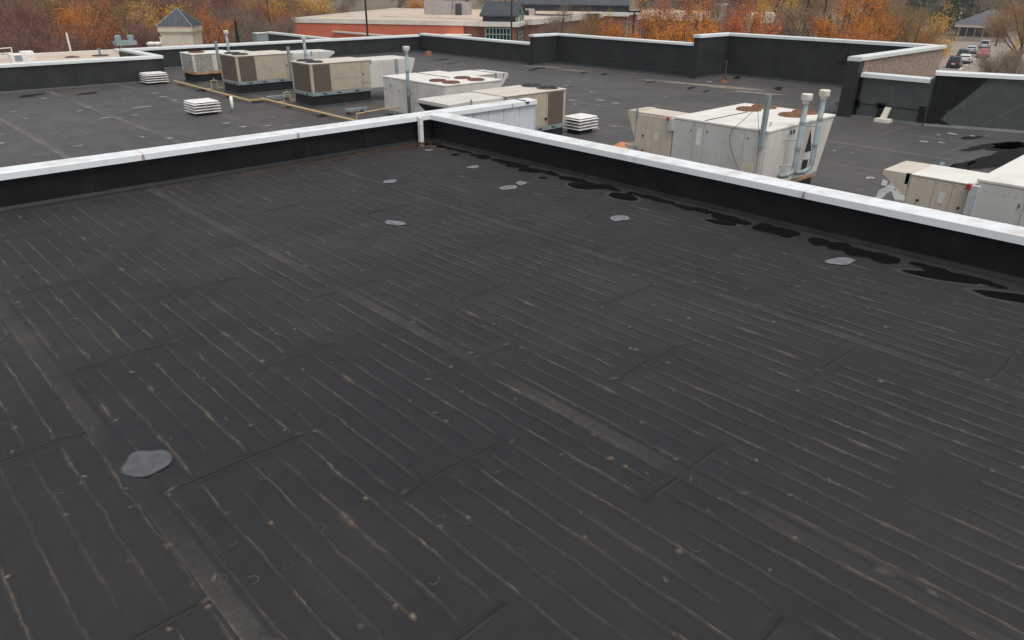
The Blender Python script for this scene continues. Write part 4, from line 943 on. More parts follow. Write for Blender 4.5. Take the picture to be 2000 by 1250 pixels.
M_SLATEW = mat('dark_blue_grey_wall', (.03, .036, .046), (.04, .045, .055), scale=.8, rough=.6)
M_GLASS = mat('dark_green_glass', (.010, .022, .022), (.02, .045, .04), scale=.7, rough=.06)
M_FRAME = mat('green_white_frame', (.30, .38, .35), rough=.5)
M_TEAL = mat('teal_gable_frame', (.05, .16, .13), rough=.5)
M_TOWER = mat('cream_stucco', (.60, .53, .42), (.52, .45, .36), scale=1.2, rough=.9, bump=.4, bscale=4)
M_SIDING = mat('grey_tan_ribbed_siding', (.42, .385, .375), (.35, .32, .31), scale=1, rough=.7)
M_YEQ = mat('yellow_equipment', (.55, .38, .08), (.45, .33, .12), scale=3, rough=.6)

def wthing(name, label, cat, x, y, z, ang):
    T = thing(name, label, cat, (x, y, z)); T.rotation_euler.z = ang; return T
def window_grid(T, x0, x1, y, z0, z1, nx, nz, frame=None, part='window', side='y'):
    # a glazed opening in a wall: pane sheets held in bars, set into a shallow recess
    frame = frame or M_FRAME
    def B(a, b, c, d, e, f, nm, m_, par):
        if side == 'y': return box(nm, m_, par, a, b, y + c, y + d, e, f)
        return box(nm, m_, par, y + c, y + d, a, b, e, f)
    s = -1 if side == 'y' else 1
    lo, hi = (-.06, .02) if side == 'y' else (-.02, .06)
    w = MB(); 
    bars = []
    for i in range(nx + 1): xx = x0 + (x1 - x0) * i / nx; bars.append((xx - .05, xx + .05, z0 - .05, z1 + .05))
    for k in range(nz + 1): zz = z0 + (z1 - z0) * k / nz; bars.append((x0 + .05, x1 - .05, zz - .05, zz + .05))
    for a, b, e, f in bars:
        if side == 'y': w.box(a, b, y - .07, y + .01, e, f)
        else: w.box(y - .01, y + .07, a, b, e, f)
    wo_ = w.build(part, frame, T)
    for i in range(nx):
        for k in range(nz):
            a = x0 + (x1 - x0) * i / nx + .05; b = x0 + (x1 - x0) * (i + 1) / nx - .05; e = z0 + (z1 - z0) * k / nz + .05; f = z0 + (z1 - z0) * (k + 1) / nz - .05
            if side == 'y': box('pane', M_GLASS, wo_, a, b, y - .03, y + .005, e, f)
            else: box('pane', M_GLASS, wo_, y - .005, y + .03, a, b, e, f)
def gable_roof(T, x0, x1, y0, y1, ze, zr, over=.5, n=16, m_=None):
    ym = (y0 + y1) / 2; m_ = m_ or M_SLATE
    r = MB().prism_x([(y0 - over, ze - .1), (ym, zr), (y1 + over, ze - .1), (y1 + over, ze - .25), (ym, zr - .18), (y0 - over, ze - .25)], x0 - over, x1 + over).build('roof', m_, T)
    b = MB()
    for i in range(n + 1):
        x = x0 - over + (x1 - x0 + 2 * over) * i / n
        b.prism_x([(y0 - over, ze - .1), (ym, zr), (ym, zr + .07), (y0 - over, ze - .03)], x - .025, x + .025)
    b.build('roof_seams', M_SLATE, r)
    return r
# ---- the long building with the red wall
RB_ = wthing('red_walled_building', 'long low building with a flat tan roof and a red orange wall', 'building', 52.54, 99.08, ZG, math.atan2(-.803, .596))
box('wall', M_REDW, RB_, 0, 24.4, 0, 45, 0, 6.2)
box('roof', M_GRAVEL, RB_, .3, 31.5, .5, 45, 6.2, 6.42)
for a in ((-.1, 24.5, -.1, .35), (-.1, .3, .35, 45.1), (-.1, 31, 45.1, 45.4)): box('coping', M_BAND, RB_, a[0], a[1], a[2], a[3], 6.05, 6.62)
box('brick_wall', M_BRICK, RB_, 24.41, 31.6, .6, 40, 0, 6.1)
box('cornice', M_BAND, RB_, 24.45, 31.8, .25, .62, 6.0, 6.6)
MB().prism([(6, -.3, 0), (18, -8, 0), (18.15, -7.7, 0), (6.15, -.1, 0)], [(6, -.3, 4.9), (18, -8, 4.9), (18.15, -7.7, 4.9), (6.15, -.1, 4.9)]).build('screen_wall', M_REDW, RB_)
MB().prism([(5.9, -.35, 4.9), (18, -8.12, 4.9), (18.25, -7.7, 4.9), (6.2, -.1, 4.9)], [(5.9, -.35, 5.1), (18, -8.12, 5.1), (18.25, -7.7, 5.1), (6.2, -.1, 5.1)]).build('screen_coping', M_BAND, RB_)
box('canopy', M_BAND, RB_, 22, 25.5, -2.4, .2, 4.75, 5.0)
box('wall_lamp', M_BAND, RB_, 6.0, 6.5, -.25, -.01, 4.3, 4.6)
ps = box('plant_screen', M_SIDING, RB_, 13.0, 17.5, 21, 22, 6.43, 8.6)
for k in range(14): box('screen_rib', M_SIDING, ps, 13.05 + k * .32, 13.15 + k * .32, 20.93, 21.0, 6.5, 8.55)
box('plant_screen', M_SIDING, RB_, 17.6, 20.2, 22, 24, 6.43, 8.4)
box('plant_housing', M_SLATEW, RB_, 18.2, 19.0, 21.0, 22.0, 6.43, 8.2)
for (x, y, w, d, h) in ((24.0, 30, 1.8, 1.5, 1.3), (26.5, 12, 2.0, 1.6, 1.4), (28.8, 24, 1.8, 1.5, 1.1), (21, 38, 2, 1.5, 1.3)):
    u = box('roof_unit', M_SIDING, RB_, x, x + w, y, y + d, 6.43, 6.43 + h); box('unit_grille', M_DARK, u, x + .2, x + w * .5, y - .02, y, 6.5, 6.43 + h * .8)
fr = MB()
for k in range(6): fr.tube([(20.5 + k * .7, 40, 6.4), (20.5 + k * .7, 40, 8.5)], .06, 5)
fr.tube([(20.5, 40, 8.5), (24, 40, 8.5)], .08, 5); fr.tube([(20.5, 40, 7.6), (24, 40, 7.6)], .06, 5); fr.build('yellow_rail', M_YEQ, RB_)
# glazed gable pavilion at its corner
PV = wthing('glazed_pavilion', 'brick pavilion with dark gabled roof and green glazed gable', 'building', 52.54, 99.08, ZG, math.atan2(-.803, .596))
box('wall', M_BRICK, PV, 27.2, 31.6, .0, .58, 0, 6.0); box('wall', M_BRICK, PV, 30.9, 31.6, .6, 8, 0, 6.0)
box('cornice', M_BAND, PV, 26.6, 31.9, -.25, .2, 6.0, 6.5); box('cornice', M_BAND, PV, 31.5, 31.92, .2, 8.3, 6.0, 6.5)
box('upper_wall', M_SLATEW, PV, 27.0, 31.3, .3, 8, 6.45, 7.4)
rf = gable_roof(PV, 27.0, 31.4, .3, 8, 7.45, 9.0, .35, 15)
MB().prism_x([(.3, 6.45), (8, 6.45), (8, 7.3), (4.15, 8.8), (.3, 7.3)], 31.31, 31.42).build('gable_glazing', M_GLASS, PV)
g = MB()
for a, b in (((.3, 7.3), (4.15, 8.8)), ((8, 7.3), (4.15, 8.8)), ((4.15, 6.4), (4.15, 8.8)), ((2.2, 6.4), (2.2, 8.0)), ((6.1, 6.4), (6.1, 8.0)), ((.3, 7.3), (8, 7.3))):
    g.tube([(31.46, a[0], a[1]), (31.46, b[0], b[1])], .12, 5)
g.build('gable_frame', M_TEAL, PV)
t_ = [k * math.pi / 8 for k in range(9)]
g = MB().tube([(31.48, 4.15 + 2.2 * math.cos(a), 6.5 + 1.8 * math.sin(a)) for a in t_], .10, 5); g.tube([(31.48, 4.15 + 1.0 * math.cos(a), 6.5 + .8 * math.sin(a)) for a in t_], .10, 5); g.build('arched_window_bars', M_BAND, PV)
window_grid(PV, 27.5, 30.8, 0, 3.6, 5.8, 7, 3); window_grid(PV, 27.5, 30.8, 0, .6, 3.2, 7, 3)
window_grid(PV, 1.6, 6.6, 31.6, 3.4, 5.8, 4, 4, side='x'); window_grid(PV, 1.6, 6.6, 31.6, .6, 3.1, 4, 4, side='x')
# ---- brick wing running to the right
a0 = onplane(1037, 41, -1.5); a1 = onplane(1245, 22, -1.5)
ang = math.atan2(a1[1] - a0[1], a1[0] - a0[0]); LW_ = math.hypot(a1[0] - a0[0], a1[1] - a0[1])
BW_ = wthing('brick_wing', 'brick wing with cream cornice behind the bare golden trees', 'building', a0[0], a0[1], ZG, ang)
box('wall', M_BRICK, BW_, 0, LW_, 0, 26, 0, 6.0); box('cornice', M_BAND, BW_, -.3, LW_ + .3, -.35, .3, 6.0, 6.75); box('roof', M_GRAVEL, BW_, .3, LW_, .35, 26, 6.0, 6.5)
for k in range(int(LW_ / 6.5)):
    if 1 + k * 6.5 + 4 < LW_: window_grid(BW_, 1.0 + k * 6.5, 4.8 + k * 6.5, 0, 2.8, 4.7, 6, 2)
# ---- second pavilion with a long dark roof
b0 = onplane(1206, 33, -1.5)
PV2 = wthing('long_roofed_hall', 'hall with long dark ribbed roof and narrow glazed gable behind the lamp post', 'building', b0[0], b0[1], ZG, math.atan2(-.803, .596))
box('wall', M_BRICK, PV2, -2.2, 1.5, .0, 6, 0, 6.6); box('cornice', M_BAND, PV2, -2.4, 1.8, -.3, 6.2, 6.6, 7.2)
box('upper_wall', M_SLATEW, PV2, -16, 1.3, .4, 6, 7.2, 8.2)
gable_roof(PV2, -16, 1.2, .4, 6, 8.3, 10.4, .4, 30)
MB().prism_x([(.6, 6.8), (5.8, 6.8), (5.8, 8.2), (3.2, 9.9), (.6, 8.2)], 1.31, 1.62).build('gable_glazing', M_GLASS, PV2)
g = MB()
for a, b in (((.6, 8.2), (3.2, 9.9)), ((5.8, 8.2), (3.2, 9.9)), ((3.2, 6.6), (3.2, 9.9))): g.tube([(1.66, a[0], a[1]), (1.66, b[0], b[1])], .12, 5)
g.build('gable_frame', M_TEAL, PV2)
window_grid(PV2, .8, 5.4, 1.5, .8, 6.4, 3, 7, side='x')
# ---- cream tower tops and pale walls far behind
def stucco_tower(label, cx, cy, w, z0, ze, za, ang, name='roof_tower'):
    T = wthing(name, label, 'tower', cx, cy, z0, ang); h = ze - z0; k = w / 2
    box('shaft', M_TOWER, T, -k, k, -k, k, 0, h - w * .28)
    MB().prism([(-k, -k, h - w * .28), (k, -k, h - w * .28), (k, k, h - w * .28), (-k, k, h - w * .28)], [(-k * 1.07, -k * 1.07, h - w * .17), (k * 1.07, -k * 1.07, h - w * .17), (k * 1.07, k * 1.07, h - w * .17), (-k * 1.07, k * 1.07, h - w * .17)]).build('cornice_cove', M_TOWER, T)
    box('cornice', M_TOWER, T, -k * 1.10, k * 1.10, -k * 1.10, k * 1.10, h - w * .17, h)
    e = k * 1.15; z1 = za - z0
    rf = MB().add([(-e, -e, h), (e, -e, h), (e, e, h), (-e, e, h), (0, 0, z1)], [(0, 1, 4), (1, 2, 4), (2, 3, 4), (3, 0, 4), (0, 3, 2, 1)]).build('roof', M_SLATE, T)
    s = MB()
    for sx in (-1, 1):
        for sy in (-1, 1): s.tube([(sx * e, sy * e, h + .01), (0, 0, z1 + .02)], .03, 5)
    s.build('roof_hips', M_GALV, rf)
    s = MB()
    for i in range(-4, 5):
        if i == 0: continue
        q = i / 5; top = 1 - abs(q)
        for ax in range(4):
            P = [(q * e, -e, h + .015), (q * e * 1.0, -e * (1 - top), h + (z1 - h) * top + .015)]
            R = [(0, 1), (1, 0), (0, -1), (-1, 0)][ax]
            rot = lambda p: (p[0], p[1], p[2]) if ax == 0 else ((-p[1], p[0], p[2]) if ax == 1 else ((-p[0], -p[1], p[2]) if ax == 2 else (p[1], -p[0], p[2])))
            s.tube([rot(P[0]), rot(P[1])], .018, 4)
    s.build('roof_seams', M_SLATE, rf)
    return T
stucco_tower('cream stucco tower with dark pyramid roof, at the far left', 27.05, 72.2, 2.75, ZG, -.45, .98, math.atan2(-.627, .779))
q = onplane(1043, 19, -1.0); stucco_tower('small cream tower far behind the glazed pavilion', q[0] + 4, q[1] + 3, 4.0, ZG, 2.0, 4.5, -.6)
q = bearing(1392, 20, 215); stucco_tower('pale tower half hidden by orange trees', q[0], q[1], 5.0, ZG, q[2] + 2.0, q[2] + 6, -.4)
q = bearing(1290, 20, 200); stucco_tower('pale tower with slate roof glimpsed through the left orange trees', q[0], q[1], 4.5, ZG, q[2] + .6, q[2] + 4, -.4)
def pale_block(label, u0, u1, D, v, h=5, m_=None):
    p = bearing(u0, v, D); r = bearing(u1, v, D); an = math.atan2(r[1] - p[1], r[0] - p[0]); L = math.hypot(r[0] - p[0], r[1] - p[1]); z1 = p[2] - ZG
    T = wthing('far_shop_block', label, 'building', p[0], p[1], ZG, an)
    box('wall', m_ or M_BRICK, T, 0, L, 0, 14, 0, z1 - 1.4); box('fascia', M_BAND, T, -.2, L + .2, -.25, 14, z1 - 1.4, z1); box('roof', M_GRAVEL, T, .5, L - .5, .4, 13.5, z1, z1 + .1)
    for k in range(int(L / 7)): window_grid(T, 1 + k * 7, 5.5 + k * 7, 0, .6, 2.8, 4, 1)
    return T
pale_block('white fronted shop block glimpsed between the orange trees', 1246, 1408, 165, 24)
pale_block('pale block behind the reddest tree', 1470, 1512, 150, 28)
# ---- dark low block with a cream coping at the left of the red wall
DB = thing('dark_flat_block', 'dark flat roofed block with white coping left of the red wall', 'building', (29.6, 59.8, ZG))
box('wall', M_WALLF, DB, 29.4, 29.62, 47, 59.8, ZG, -.62); box('wall', M_WALLF, DB, 29.63, 40, 47, 59.8, ZG, -2.2); box('coping', M_COPF, DB, 29.3, 29.72, 46.9, 59.9, -.62, -.48); box('roof', M_GRAVEL, DB, 29.7, 39.9, 47.1, 59.7, -2.19, -2.1)
# ---- tan gravel wing behind the far left parapet
LWG = thing('low_wing', 'lower wing with a tan gravel roof behind the far left parapet', 'building', (0, 60, ZG))
box('wall', M_BODY, LWG, -20, 23.6, 43.8, 74.6, ZG, -2.62); box('roof', M_GRAVEL, LWG, -19.9, 23.5, 43.9, 74.3, -2.62, -2.6)
box('coping', M_BAND, LWG, -20, 23.7, 74.3, 74.75, -2.7, -2.42)
def small(name, label, cat, u, v, z=-2.6):
    p = onplane(u, v, z); return thing(name, label, cat, (p[0], p[1], z)), p
for u, v, h, lab in ((141, 112, 1.9, 'leaning'), (236, 95, 1.2, ''), (317, 94, 1.0, '')):
    T, p = small('white_stack', {141: 'tall white pipe standing on the tan gravel roof', 236: 'white pipe left of the grey roof fans', 317: 'white pipe just left of the cream tower'}[u], 'pipe', u, v)
    MB().tube([(p[0], p[1], -2.6), (p[0], p[1], -2.6 + h)], .07, 8).build('pipe', M_WHITE, T); MB().lathe((p[0], p[1], -2.6), [(.6, .0), (.5, .06), (.1, .12)], 10).build('boot', M_BLOCK, T)
T, p = small('roof_fan_set', 'grey twin fan box on the low wing', 'roof fan', 252, 104)
box('plenum', M_RAIL, T, p[0] - .85, p[0] + .85, p[1], p[1] + 1.0, -1.95, -1.6)
for dx in (-.6, .6): box('leg', M_BLOCK, T, p[0] + dx - .06, p[0] + dx + .06, p[1] + .1, p[1] + .2, -2.6, -1.95)
for dx in (-.5, .55): MB().lathe((p[0] + dx, p[1] + .5, -1.6), [(.27, 0), (.27, .42), (.22, .46), (.001, .46)], 14).build('fan_drum', M_GALV, T)
T, p = small('white_roof_box', 'white box unit on the low wing beside the white rail', 'roof unit', 52, 124)
box('cabinet', M_WHITE, T, p[0] - .9, p[0] + .8, p[1], p[1] + 1.2, -2.55, -1.9, bev=.03); box('cabinet_top', M_WHITE, T, p[0] - .1, p[0] + .7, p[1] + .2, p[1] + 1.0, -1.9, -1.75, bev=.03); box('grille', M_GALV, T, p[0] - .7, p[0] - .2, p[1] - .02, p[1], -2.4, -2.0)
T, p = small('white_guard_rail', 'white guard rail at the far left edge', 'rail', 18, 121)
g = MB()
for k in range(4): g.tube([(p[0] - 2.2 + k * .95, p[1] + k * .5, -2.6), (p[0] - 2.2 + k * .95, p[1] + k * .5, -1.65)], .045, 6).build('rail_post', M_WHITE, T) if k == 0 else MB().tube([(p[0] - 2.2 + k * .95, p[1] + k * .5, -2.6), (p[0] - 2.2 + k * .95, p[1] + k * .5, -1.65)], .045, 6).build('rail_post', M_WHITE, T)
for z in (-1.68, -2.05): MB().tube([(p[0] - 2.2, p[1], z), (p[0] + .65, p[1] + 1.5, z)], .045, 6).build('rail_bar', M_WHITE, T)
T, p = small('roof_stack', 'small grey stack on a black boot on the tan gravel roof', 'pipe', 196, 109)
MB().tube([(p[0], p[1], -2.6), (p[0], p[1], -2.0)], .09, 8).build('pipe', M_GALV, T); MB().lathe((p[0], p[1], -2.6), [(.7, .0), (.6, .07), (.12, .12)], 10).build('boot', M_BLOCK, T)
for u, lab in ((297, 'left'), (309, 'right')):
    T, p = small('white_roof_vent', lab + ' one of two small white vents left of the cream tower', 'roof vent', u, 95)
    MB().lathe((p[0], p[1], -2.6), [(.3, 0), (.3, .35), (.42, .36), (.42, .5), (.2, .6), (.001, .62)], 12).build('hood', M_WHITE, T); MB().lathe((p[0], p[1], -2.6), [(.5, 0), (.3, .03)], 12).build('base', M_BLOCK, T)
T, p = small('hvac_row', 'pale green roof unit behind the middle tan unit', 'roof unit', 520, 84, -3)
box('cabinet', M_GALV, T, p[0] - 1, p[0] + 1, p[1], p[1] + 1, -3.2, -2.0); box('lid', M_WHITE, T, p[0] - 1.05, p[0] + 1.05, p[1] - .05, p[1] + 1.05, -2.0, -1.94)

# ---- lamp posts
M_POLE = mat('dark_bronze_pole', (.018, .017, .018), rough=.5)
def lamp(label, u, v, D, h, heads=True):
    p = bearing(u, v, D); T = thing('lamp_post', label, 'lamp post', (p[0], p[1], ZG), 'tall lamp posts beyond the roof')
    MB().tube([(p[0], p[1], ZG), (p[0], p[1], ZG + h)], .13, 8, r1=.09).build('pole', M_POLE, T)
    MB().lathe((p[0], p[1], ZG), [(.3, 0), (.3, .7), (.001, .7)], 10).build('base', M_BODY, T)
    for s in (-1, 1): box('lamp_head', M_POLE, T, min(p[0] + s * .2, p[0] + s * .9), max(p[0] + s * .2, p[0] + s * .9), p[1] - .2, p[1] + .2, ZG + h - .15, ZG + h + .05)
lamp('tall dark lamp post left of the red wall', 526, 40, 112, 14); lamp('dark lamp post in front of the red wall', 716, 40, 84, 13)
lamp('thin dark lamp post behind the pine left of the red wall', 445, 40, 125, 14)
lamp('thin dark lamp post before the glazed pavilion', 999, 40, 96, 12.5)
lamp('thick lamp post beside the narrow glazed gable', 1238, 40, 88, 8.6); lamp('left of two thin lamp posts in front of the brown and orange trees', 1573, 40, 105, 14); lamp('right of two thin lamp posts in front of the brown and orange trees', 1608, 40, 100, 14)
lamp('leaning lamp post among the red brown trees at the far left', 4, 40, 95, 12)

# ---- grey roofed pavilion by the road
q = bearing(1868, 78, 205); q2 = bearing(1965, 78, 205); an = math.atan2(q2[1] - q[1], q2[0] - q[0]); L = math.hypot(q2[0] - q[0], q2[1] - q[1])
GP = wthing('grey_roofed_building', 'low building with a blue grey hipped roof at the end of the road', 'building', q[0], q[1], ZG, an)
box('wall', M_BODY, GP, 0, L, 0, 12, 0, 1.0); box('wall', M_SLATEW, GP, 0.3, L - .3, .2, 12, 1.0, 3.0)
for k in range(7): box('column', M_SIDING, GP, k * L / 6 - .09, k * L / 6 + .09, -.1, .1, 0, 3.0)
box('eaves', M_BAND, GP, -1, L + 1, -1, 13, 3.0, 3.6)
MB().prism([(-1.2, -1.2, 3.6), (L + 1.2, -1.2, 3.6), (L + 1.2, 13.2, 3.6), (-1.2, 13.2, 3.6)], [(5, 5.8, 6.6), (L - 3.5, 5.8, 6.6), (L - 3.5, 6.2, 6.6), (5, 6.2, 6.6)]).build('roof', mat('blue_grey_shingles', (.10, .097, .11), (.075, .073, .083), scale=.6, rough=.9), GP)
# ---- cars on the road
M_TYRE = mat('tyre', (.02, .02, .02), rough=.9); M_LIGHT = mat('tail_light', (.35, .02, .02), rough=.3); M_PLATE = mat('number_plate', (.7, .7, .68), rough=.5)
def car(label, x, y, ang, col, suv=False):
    T = wthing('car', label, 'car', x, y, ZG + .005, ang); T['group'] = 'cars on the road'
    m_ = mat('car_paint_%d' % (hash(col) % 99999), col, rough=.25); m_.node_tree.nodes['Principled BSDF'].inputs['Coat Weight'].default_value = .5
    h = 1.72 if suv else 1.45; w = .9
    # length runs along local x, rear at x = 0
    b = MB(); prof = [(0, .35), (.02, .95), (.25, 1.0), (3.2, 1.0), (4.5, .82), (4.62, .35)]
    b.prism_y(prof, -w, w); b.build('body', m_, T, bev=.05)
    c = [(.15 if suv else .5, 1.0), (.42 if suv else 1.0, h - .04), (.6 if suv else 1.2, h), (2.1, h), (2.4, h - .05), (3.3, 1.0)]
    MB().prism([(px_, -w + .06, pz) if pz < 1.1 else (px_, -w + .2, pz) for px_, pz in c], [(px_, w - .06, pz) if pz < 1.1 else (px_, w - .2, pz) for px_, pz in c]).build('cabin', m_, T, bev=.04)
    x0, x1 = c[0][0], c[1][0]
    MB().add([(x0 + .015, -w + .18, 1.06), (x0 + .015, w - .18, 1.06), (x1 - .02, w - .3, h - .12), (x1 - .02, -w + .3, h - .12)], [(0, 1, 2, 3)]).build('rear_window', M_GLASS, T).location.x = -.03
    for s in (-1, 1):
        MB().add([(.75 if suv else 1.05, s * (w - .065), 1.06), (2.95, s * (w - .065), 1.06), (2.3, s * (w - .19), h - .1), (.85 if suv else 1.3, s * (w - .19), h - .1)], [(0, 1, 2, 3)]).build('side_window', M_GLASS, T).location.y = s * .012
        for xx in (.85, 3.7):
            wh = MB().tube([(xx, s * (w - .2), .33), (xx, s * (w + .02), .33)], .33, 14).build('wheel', M_TYRE, T)
            MB().tube([(xx, s * (w + .021), .33), (xx, s * (w + .03), .33)], .2, 10).build('rim', M_GALV, wh)
        box('tail_light', M_LIGHT, T, -.03, .03, min(s * .55, s * .85), max(s * .55, s * .85), .72, .92)
    box('number_plate', M_PLATE, T, -.03, .02, -.25, .25, .6, .75); box('bumper', M_TYRE, T, -.06, .05, -w + .05, w - .05, .33, .5)
    return T
ra = math.atan2(.187, .982)
car('black estate car nearest on the road beyond the tan wall', 128.6, 36.9, ra, (.02, .02, .022), True)
car('white car just right of the nearest black car', 137.5, 38.0, ra, (.60, .60, .58))
car('dark blue car second in the queue on the road', 144.8, 40.5, ra, (.035, .045, .07), True)
car('silver blue car ahead of the dark blue car', 159.5, 43.4, ra, (.34, .40, .45))
car('red car coming the other way on the road', 156.2, 40.2, ra + math.pi, (.26, .06, .06))
car('silver van farthest along the road', 174.0, 45.2, ra, (.45, .46, .48), True)
for i, (u, v, col, lab) in enumerate(((1500, 75, (.5, .5, .5), 'pale car half hidden below the reddest tree'), (1602, 72, (.7, .7, .68), 'white car glimpsed above the tallest parapet'), (396, 84, (.5, .5, .48), 'pale car parked right of the cream tower'), (480, 86, (.6, .58, .55), 'cream car parked right of the small pine'))):
    p = bearing(u, v, 112); car(lab, p[0], p[1], .6 + i, col)
# yellow boom
p = bearing(1982, 98, 150); T = thing('boom_lift', 'yellow boom of a lift at the right edge of the road', 'lift', (p[0], p[1], ZG))
box('chassis', M_BLOCK, T, p[0] - 1, p[0] + 1.2, p[1] - 1, p[1] + 1, ZG + .3, ZG + 1.1); MB().tube([(p[0], p[1] + .6, ZG + 1.1), (p[0] + .3, p[1] - .6, ZG + 4.9)], .3, 6).build('boom', M_YEQ, T)
for s in (-1, 1): MB().tube([(p[0] + .1, p[1] + s * 1.0, ZG + .4), (p[0] + .1, p[1] + s * 1.25, ZG + .4)], .4, 12).build('wheel', M_TYRE, T)
box('turntable', M_YEQ, T, p[0] - .7, p[0] + .8, p[1] - .6, p[1] + .9, ZG + 1.1, ZG + 1.7)
# ================================================================== TREES
M_BARK = mat('bark', (.085, .065, .055), (.05, .04, .036), scale=3, stretch=(1, 1, .2), rough=.95)
KIND = {
 'orange': leafmat('orange_leaves', [(0.319, 0.119, 0.035), (0.573, 0.231, 0.048), (0.669, 0.303, 0.064), (0.796, 0.399, 0.096)]),
 'rust':   leafmat('rust_leaves', [(0.255, 0.096, 0.048), (0.431, 0.159, 0.064), (0.542, 0.223, 0.087), (0.446, 0.191, 0.080)]),
 'red':    leafmat('red_orange_leaves', [(0.350, 0.112, 0.055), (0.573, 0.183, 0.072), (0.637, 0.240, 0.096), (0.510, 0.191, 0.080)]),
 'gold':   leafmat('gold_leaves', [(0.350, 0.208, 0.055), (0.573, 0.350, 0.080), (0.701, 0.431, 0.096), (0.478, 0.271, 0.080)]),
 'olive':  leafmat('olive_leaves', [(0.135, 0.115, 0.041), (0.257, 0.196, 0.068), (0.338, 0.230, 0.081), (0.203, 0.162, 0.068)]),
 'maroon': leafmat('maroon_twigs', [(0.176, 0.101, 0.081), (0.270, 0.149, 0.115), (0.338, 0.189, 0.142), (0.230, 0.128, 0.101)]),
 'brown':  leafmat('brown_twigs', [(0.176, 0.135, 0.108), (0.270, 0.209, 0.169), (0.338, 0.257, 0.209), (0.216, 0.162, 0.135)]),
 'goldtwig': leafmat('golden_twigs', [(0.230, 0.162, 0.101), (0.351, 0.230, 0.121), (0.432, 0.257, 0.108), (0.270, 0.189, 0.121)]),
 'pine':   leafmat('pine_needles', [(.018, .032, .012), (.035, .06, .022), (.05, .075, .03), (.028, .045, .02)]),
}
TWIGGY = ('maroon', 'brown', 'goldtwig')
def tree_parts(kind, seed):
    r = np.random.default_rng(seed)
    segs = []                                  # limb segments: (p0, p1, r0, r1), unit height
    tips = []
    if kind == 'pine':
        segs.append((np.array([0, 0, 0.]), np.array([0, 0, .97]), .018, .004))
        V = []; 
        for k in range(900):
            z = r.uniform(.08, 1) ** .9; rad = (1.02 - z) * .26 * r.uniform(.55, 1.15); a = r.uniform(0, 6.283)
            V.append([rad * math.cos(a), rad * math.sin(a), z - rad * .25])
        cen = np.array(V)
    else:
        lean = r.normal(size=2) * .02
        top = np.array([lean[0], lean[1], .42])
        segs.append((np.zeros(3), top, .022, .013))
        nb = 8
        for b in range(nb):
            a = b / nb * 6.283 + r.uniform(-.4, .4); z0 = r.uniform(.18, .42); p0 = np.array([lean[0] * z0 / .42, lean[1] * z0 / .42, z0])
            out = r.uniform(.12, .30); zz = min(.97, z0 + r.uniform(.22, .55)); p1 = np.array([out * math.cos(a), out * math.sin(a), zz])
            mid = (p0 + p1) / 2 + np.array([0, 0, -.02]); segs.append((p0, mid, .010, .007)); segs.append((mid, p1, .007, .003))
            for c in range(6):
                a2 = a + r.normal() * .9; q = mid + (p1 - mid) * r.uniform(0, 1); l = r.uniform(.08, .2)
                e = q + np.array([math.cos(a2) * l * .8, math.sin(a2) * l * .8, l * r.uniform(.2, 1.1)]); segs.append((q, e, .004, .0015)); tips += [e, (q + e) / 2]
            tips.append(p1)
        for k in range(5):
            a = r.uniform(0, 6.28); e = np.array([.08 * math.cos(a), .08 * math.sin(a), r.uniform(.75, .98)]); segs.append((top, e, .009, .002)); tips += [e, (top + e) / 2 + r.normal(size=3) * .03]
        tips = np.array(tips); cen = tips
    tb = MB()
    for p0, p1, a, b in segs: tb.tube([p0, p1], a, 5, r1=b)
    if kind in TWIGGY:
        n = 5200; c = cen[r.integers(0, len(cen), n)] + r.normal(size=(n, 3)) * np.array([.055, .055, .05])
        d = c - np.array([0, 0, .25]); d /= np.linalg.norm(d, axis=1)[:, None]; d += r.normal(size=(n, 3)) * .45; d[:, 2] += .35; d /= np.linalg.norm(d, axis=1)[:, None]
        l = r.uniform(.03, .085, n); w = r.uniform(.0011, .0024, n); s = np.cross(d, r.normal(size=(n, 3))); s /= np.linalg.norm(s, axis=1)[:, None]
        V = np.stack([c - d * l[:, None] * .5 - s * w[:, None], c - d * l[:, None] * .5 + s * w[:, None], c + d * l[:, None] * .5 + s * w[:, None] * .4, c + d * l[:, None] * .5 - s * w[:, None] * .4], 1)
        var = r.random(n)
        nl = 700                               # a few leaves still hanging
        cl = cen[r.integers(0, len(cen), nl)] + r.normal(size=(nl, 3)) * .05; u = r.normal(size=(nl, 3)); u /= np.linalg.norm(u, axis=1)[:, None]; v = np.cross(u, r.normal(size=(nl, 3))); v /= np.linalg.norm(v, axis=1)[:, None]
        sz = r.uniform(.006, .011, nl)[:, None]
        V = np.concatenate([V, np.stack([cl - u * sz, cl - v * sz * .6, cl + u * sz, cl + v * sz * .6], 1)]); var = np.concatenate([var, r.uniform(.5, 1, nl)])
    else:
        n = 5600 if kind != 'pine' else 5400
        pick = r.integers(0, len(cen), n); sg = .042 if kind != 'pine' else .018
        off = r.normal(size=(n, 3)) * sg; c = cen[pick] + off
        u = r.normal(size=(n, 3)); u /= np.linalg.norm(u, axis=1)[:, None]; v = np.cross(u, r.normal(size=(n, 3))); v /= np.linalg.norm(v, axis=1)[:, None]
        sz = r.uniform(.006, .0125, n)[:, None] * (1 if kind != 'pine' else 1.0)
        V = np.stack([c - u * sz, c - v * sz * .65, c + u * sz, c + v * sz * .65], 1)
        cv = r.random(len(cen)); var = np.clip(.55 * cv[pick] + .45 * r.random(n), 0, 1)
    n = len(V)
    return tb, V.reshape(-1, 3), np.arange(4 * n).reshape(-1, 4), np.repeat(var, 4)
TREE_MESH = {}
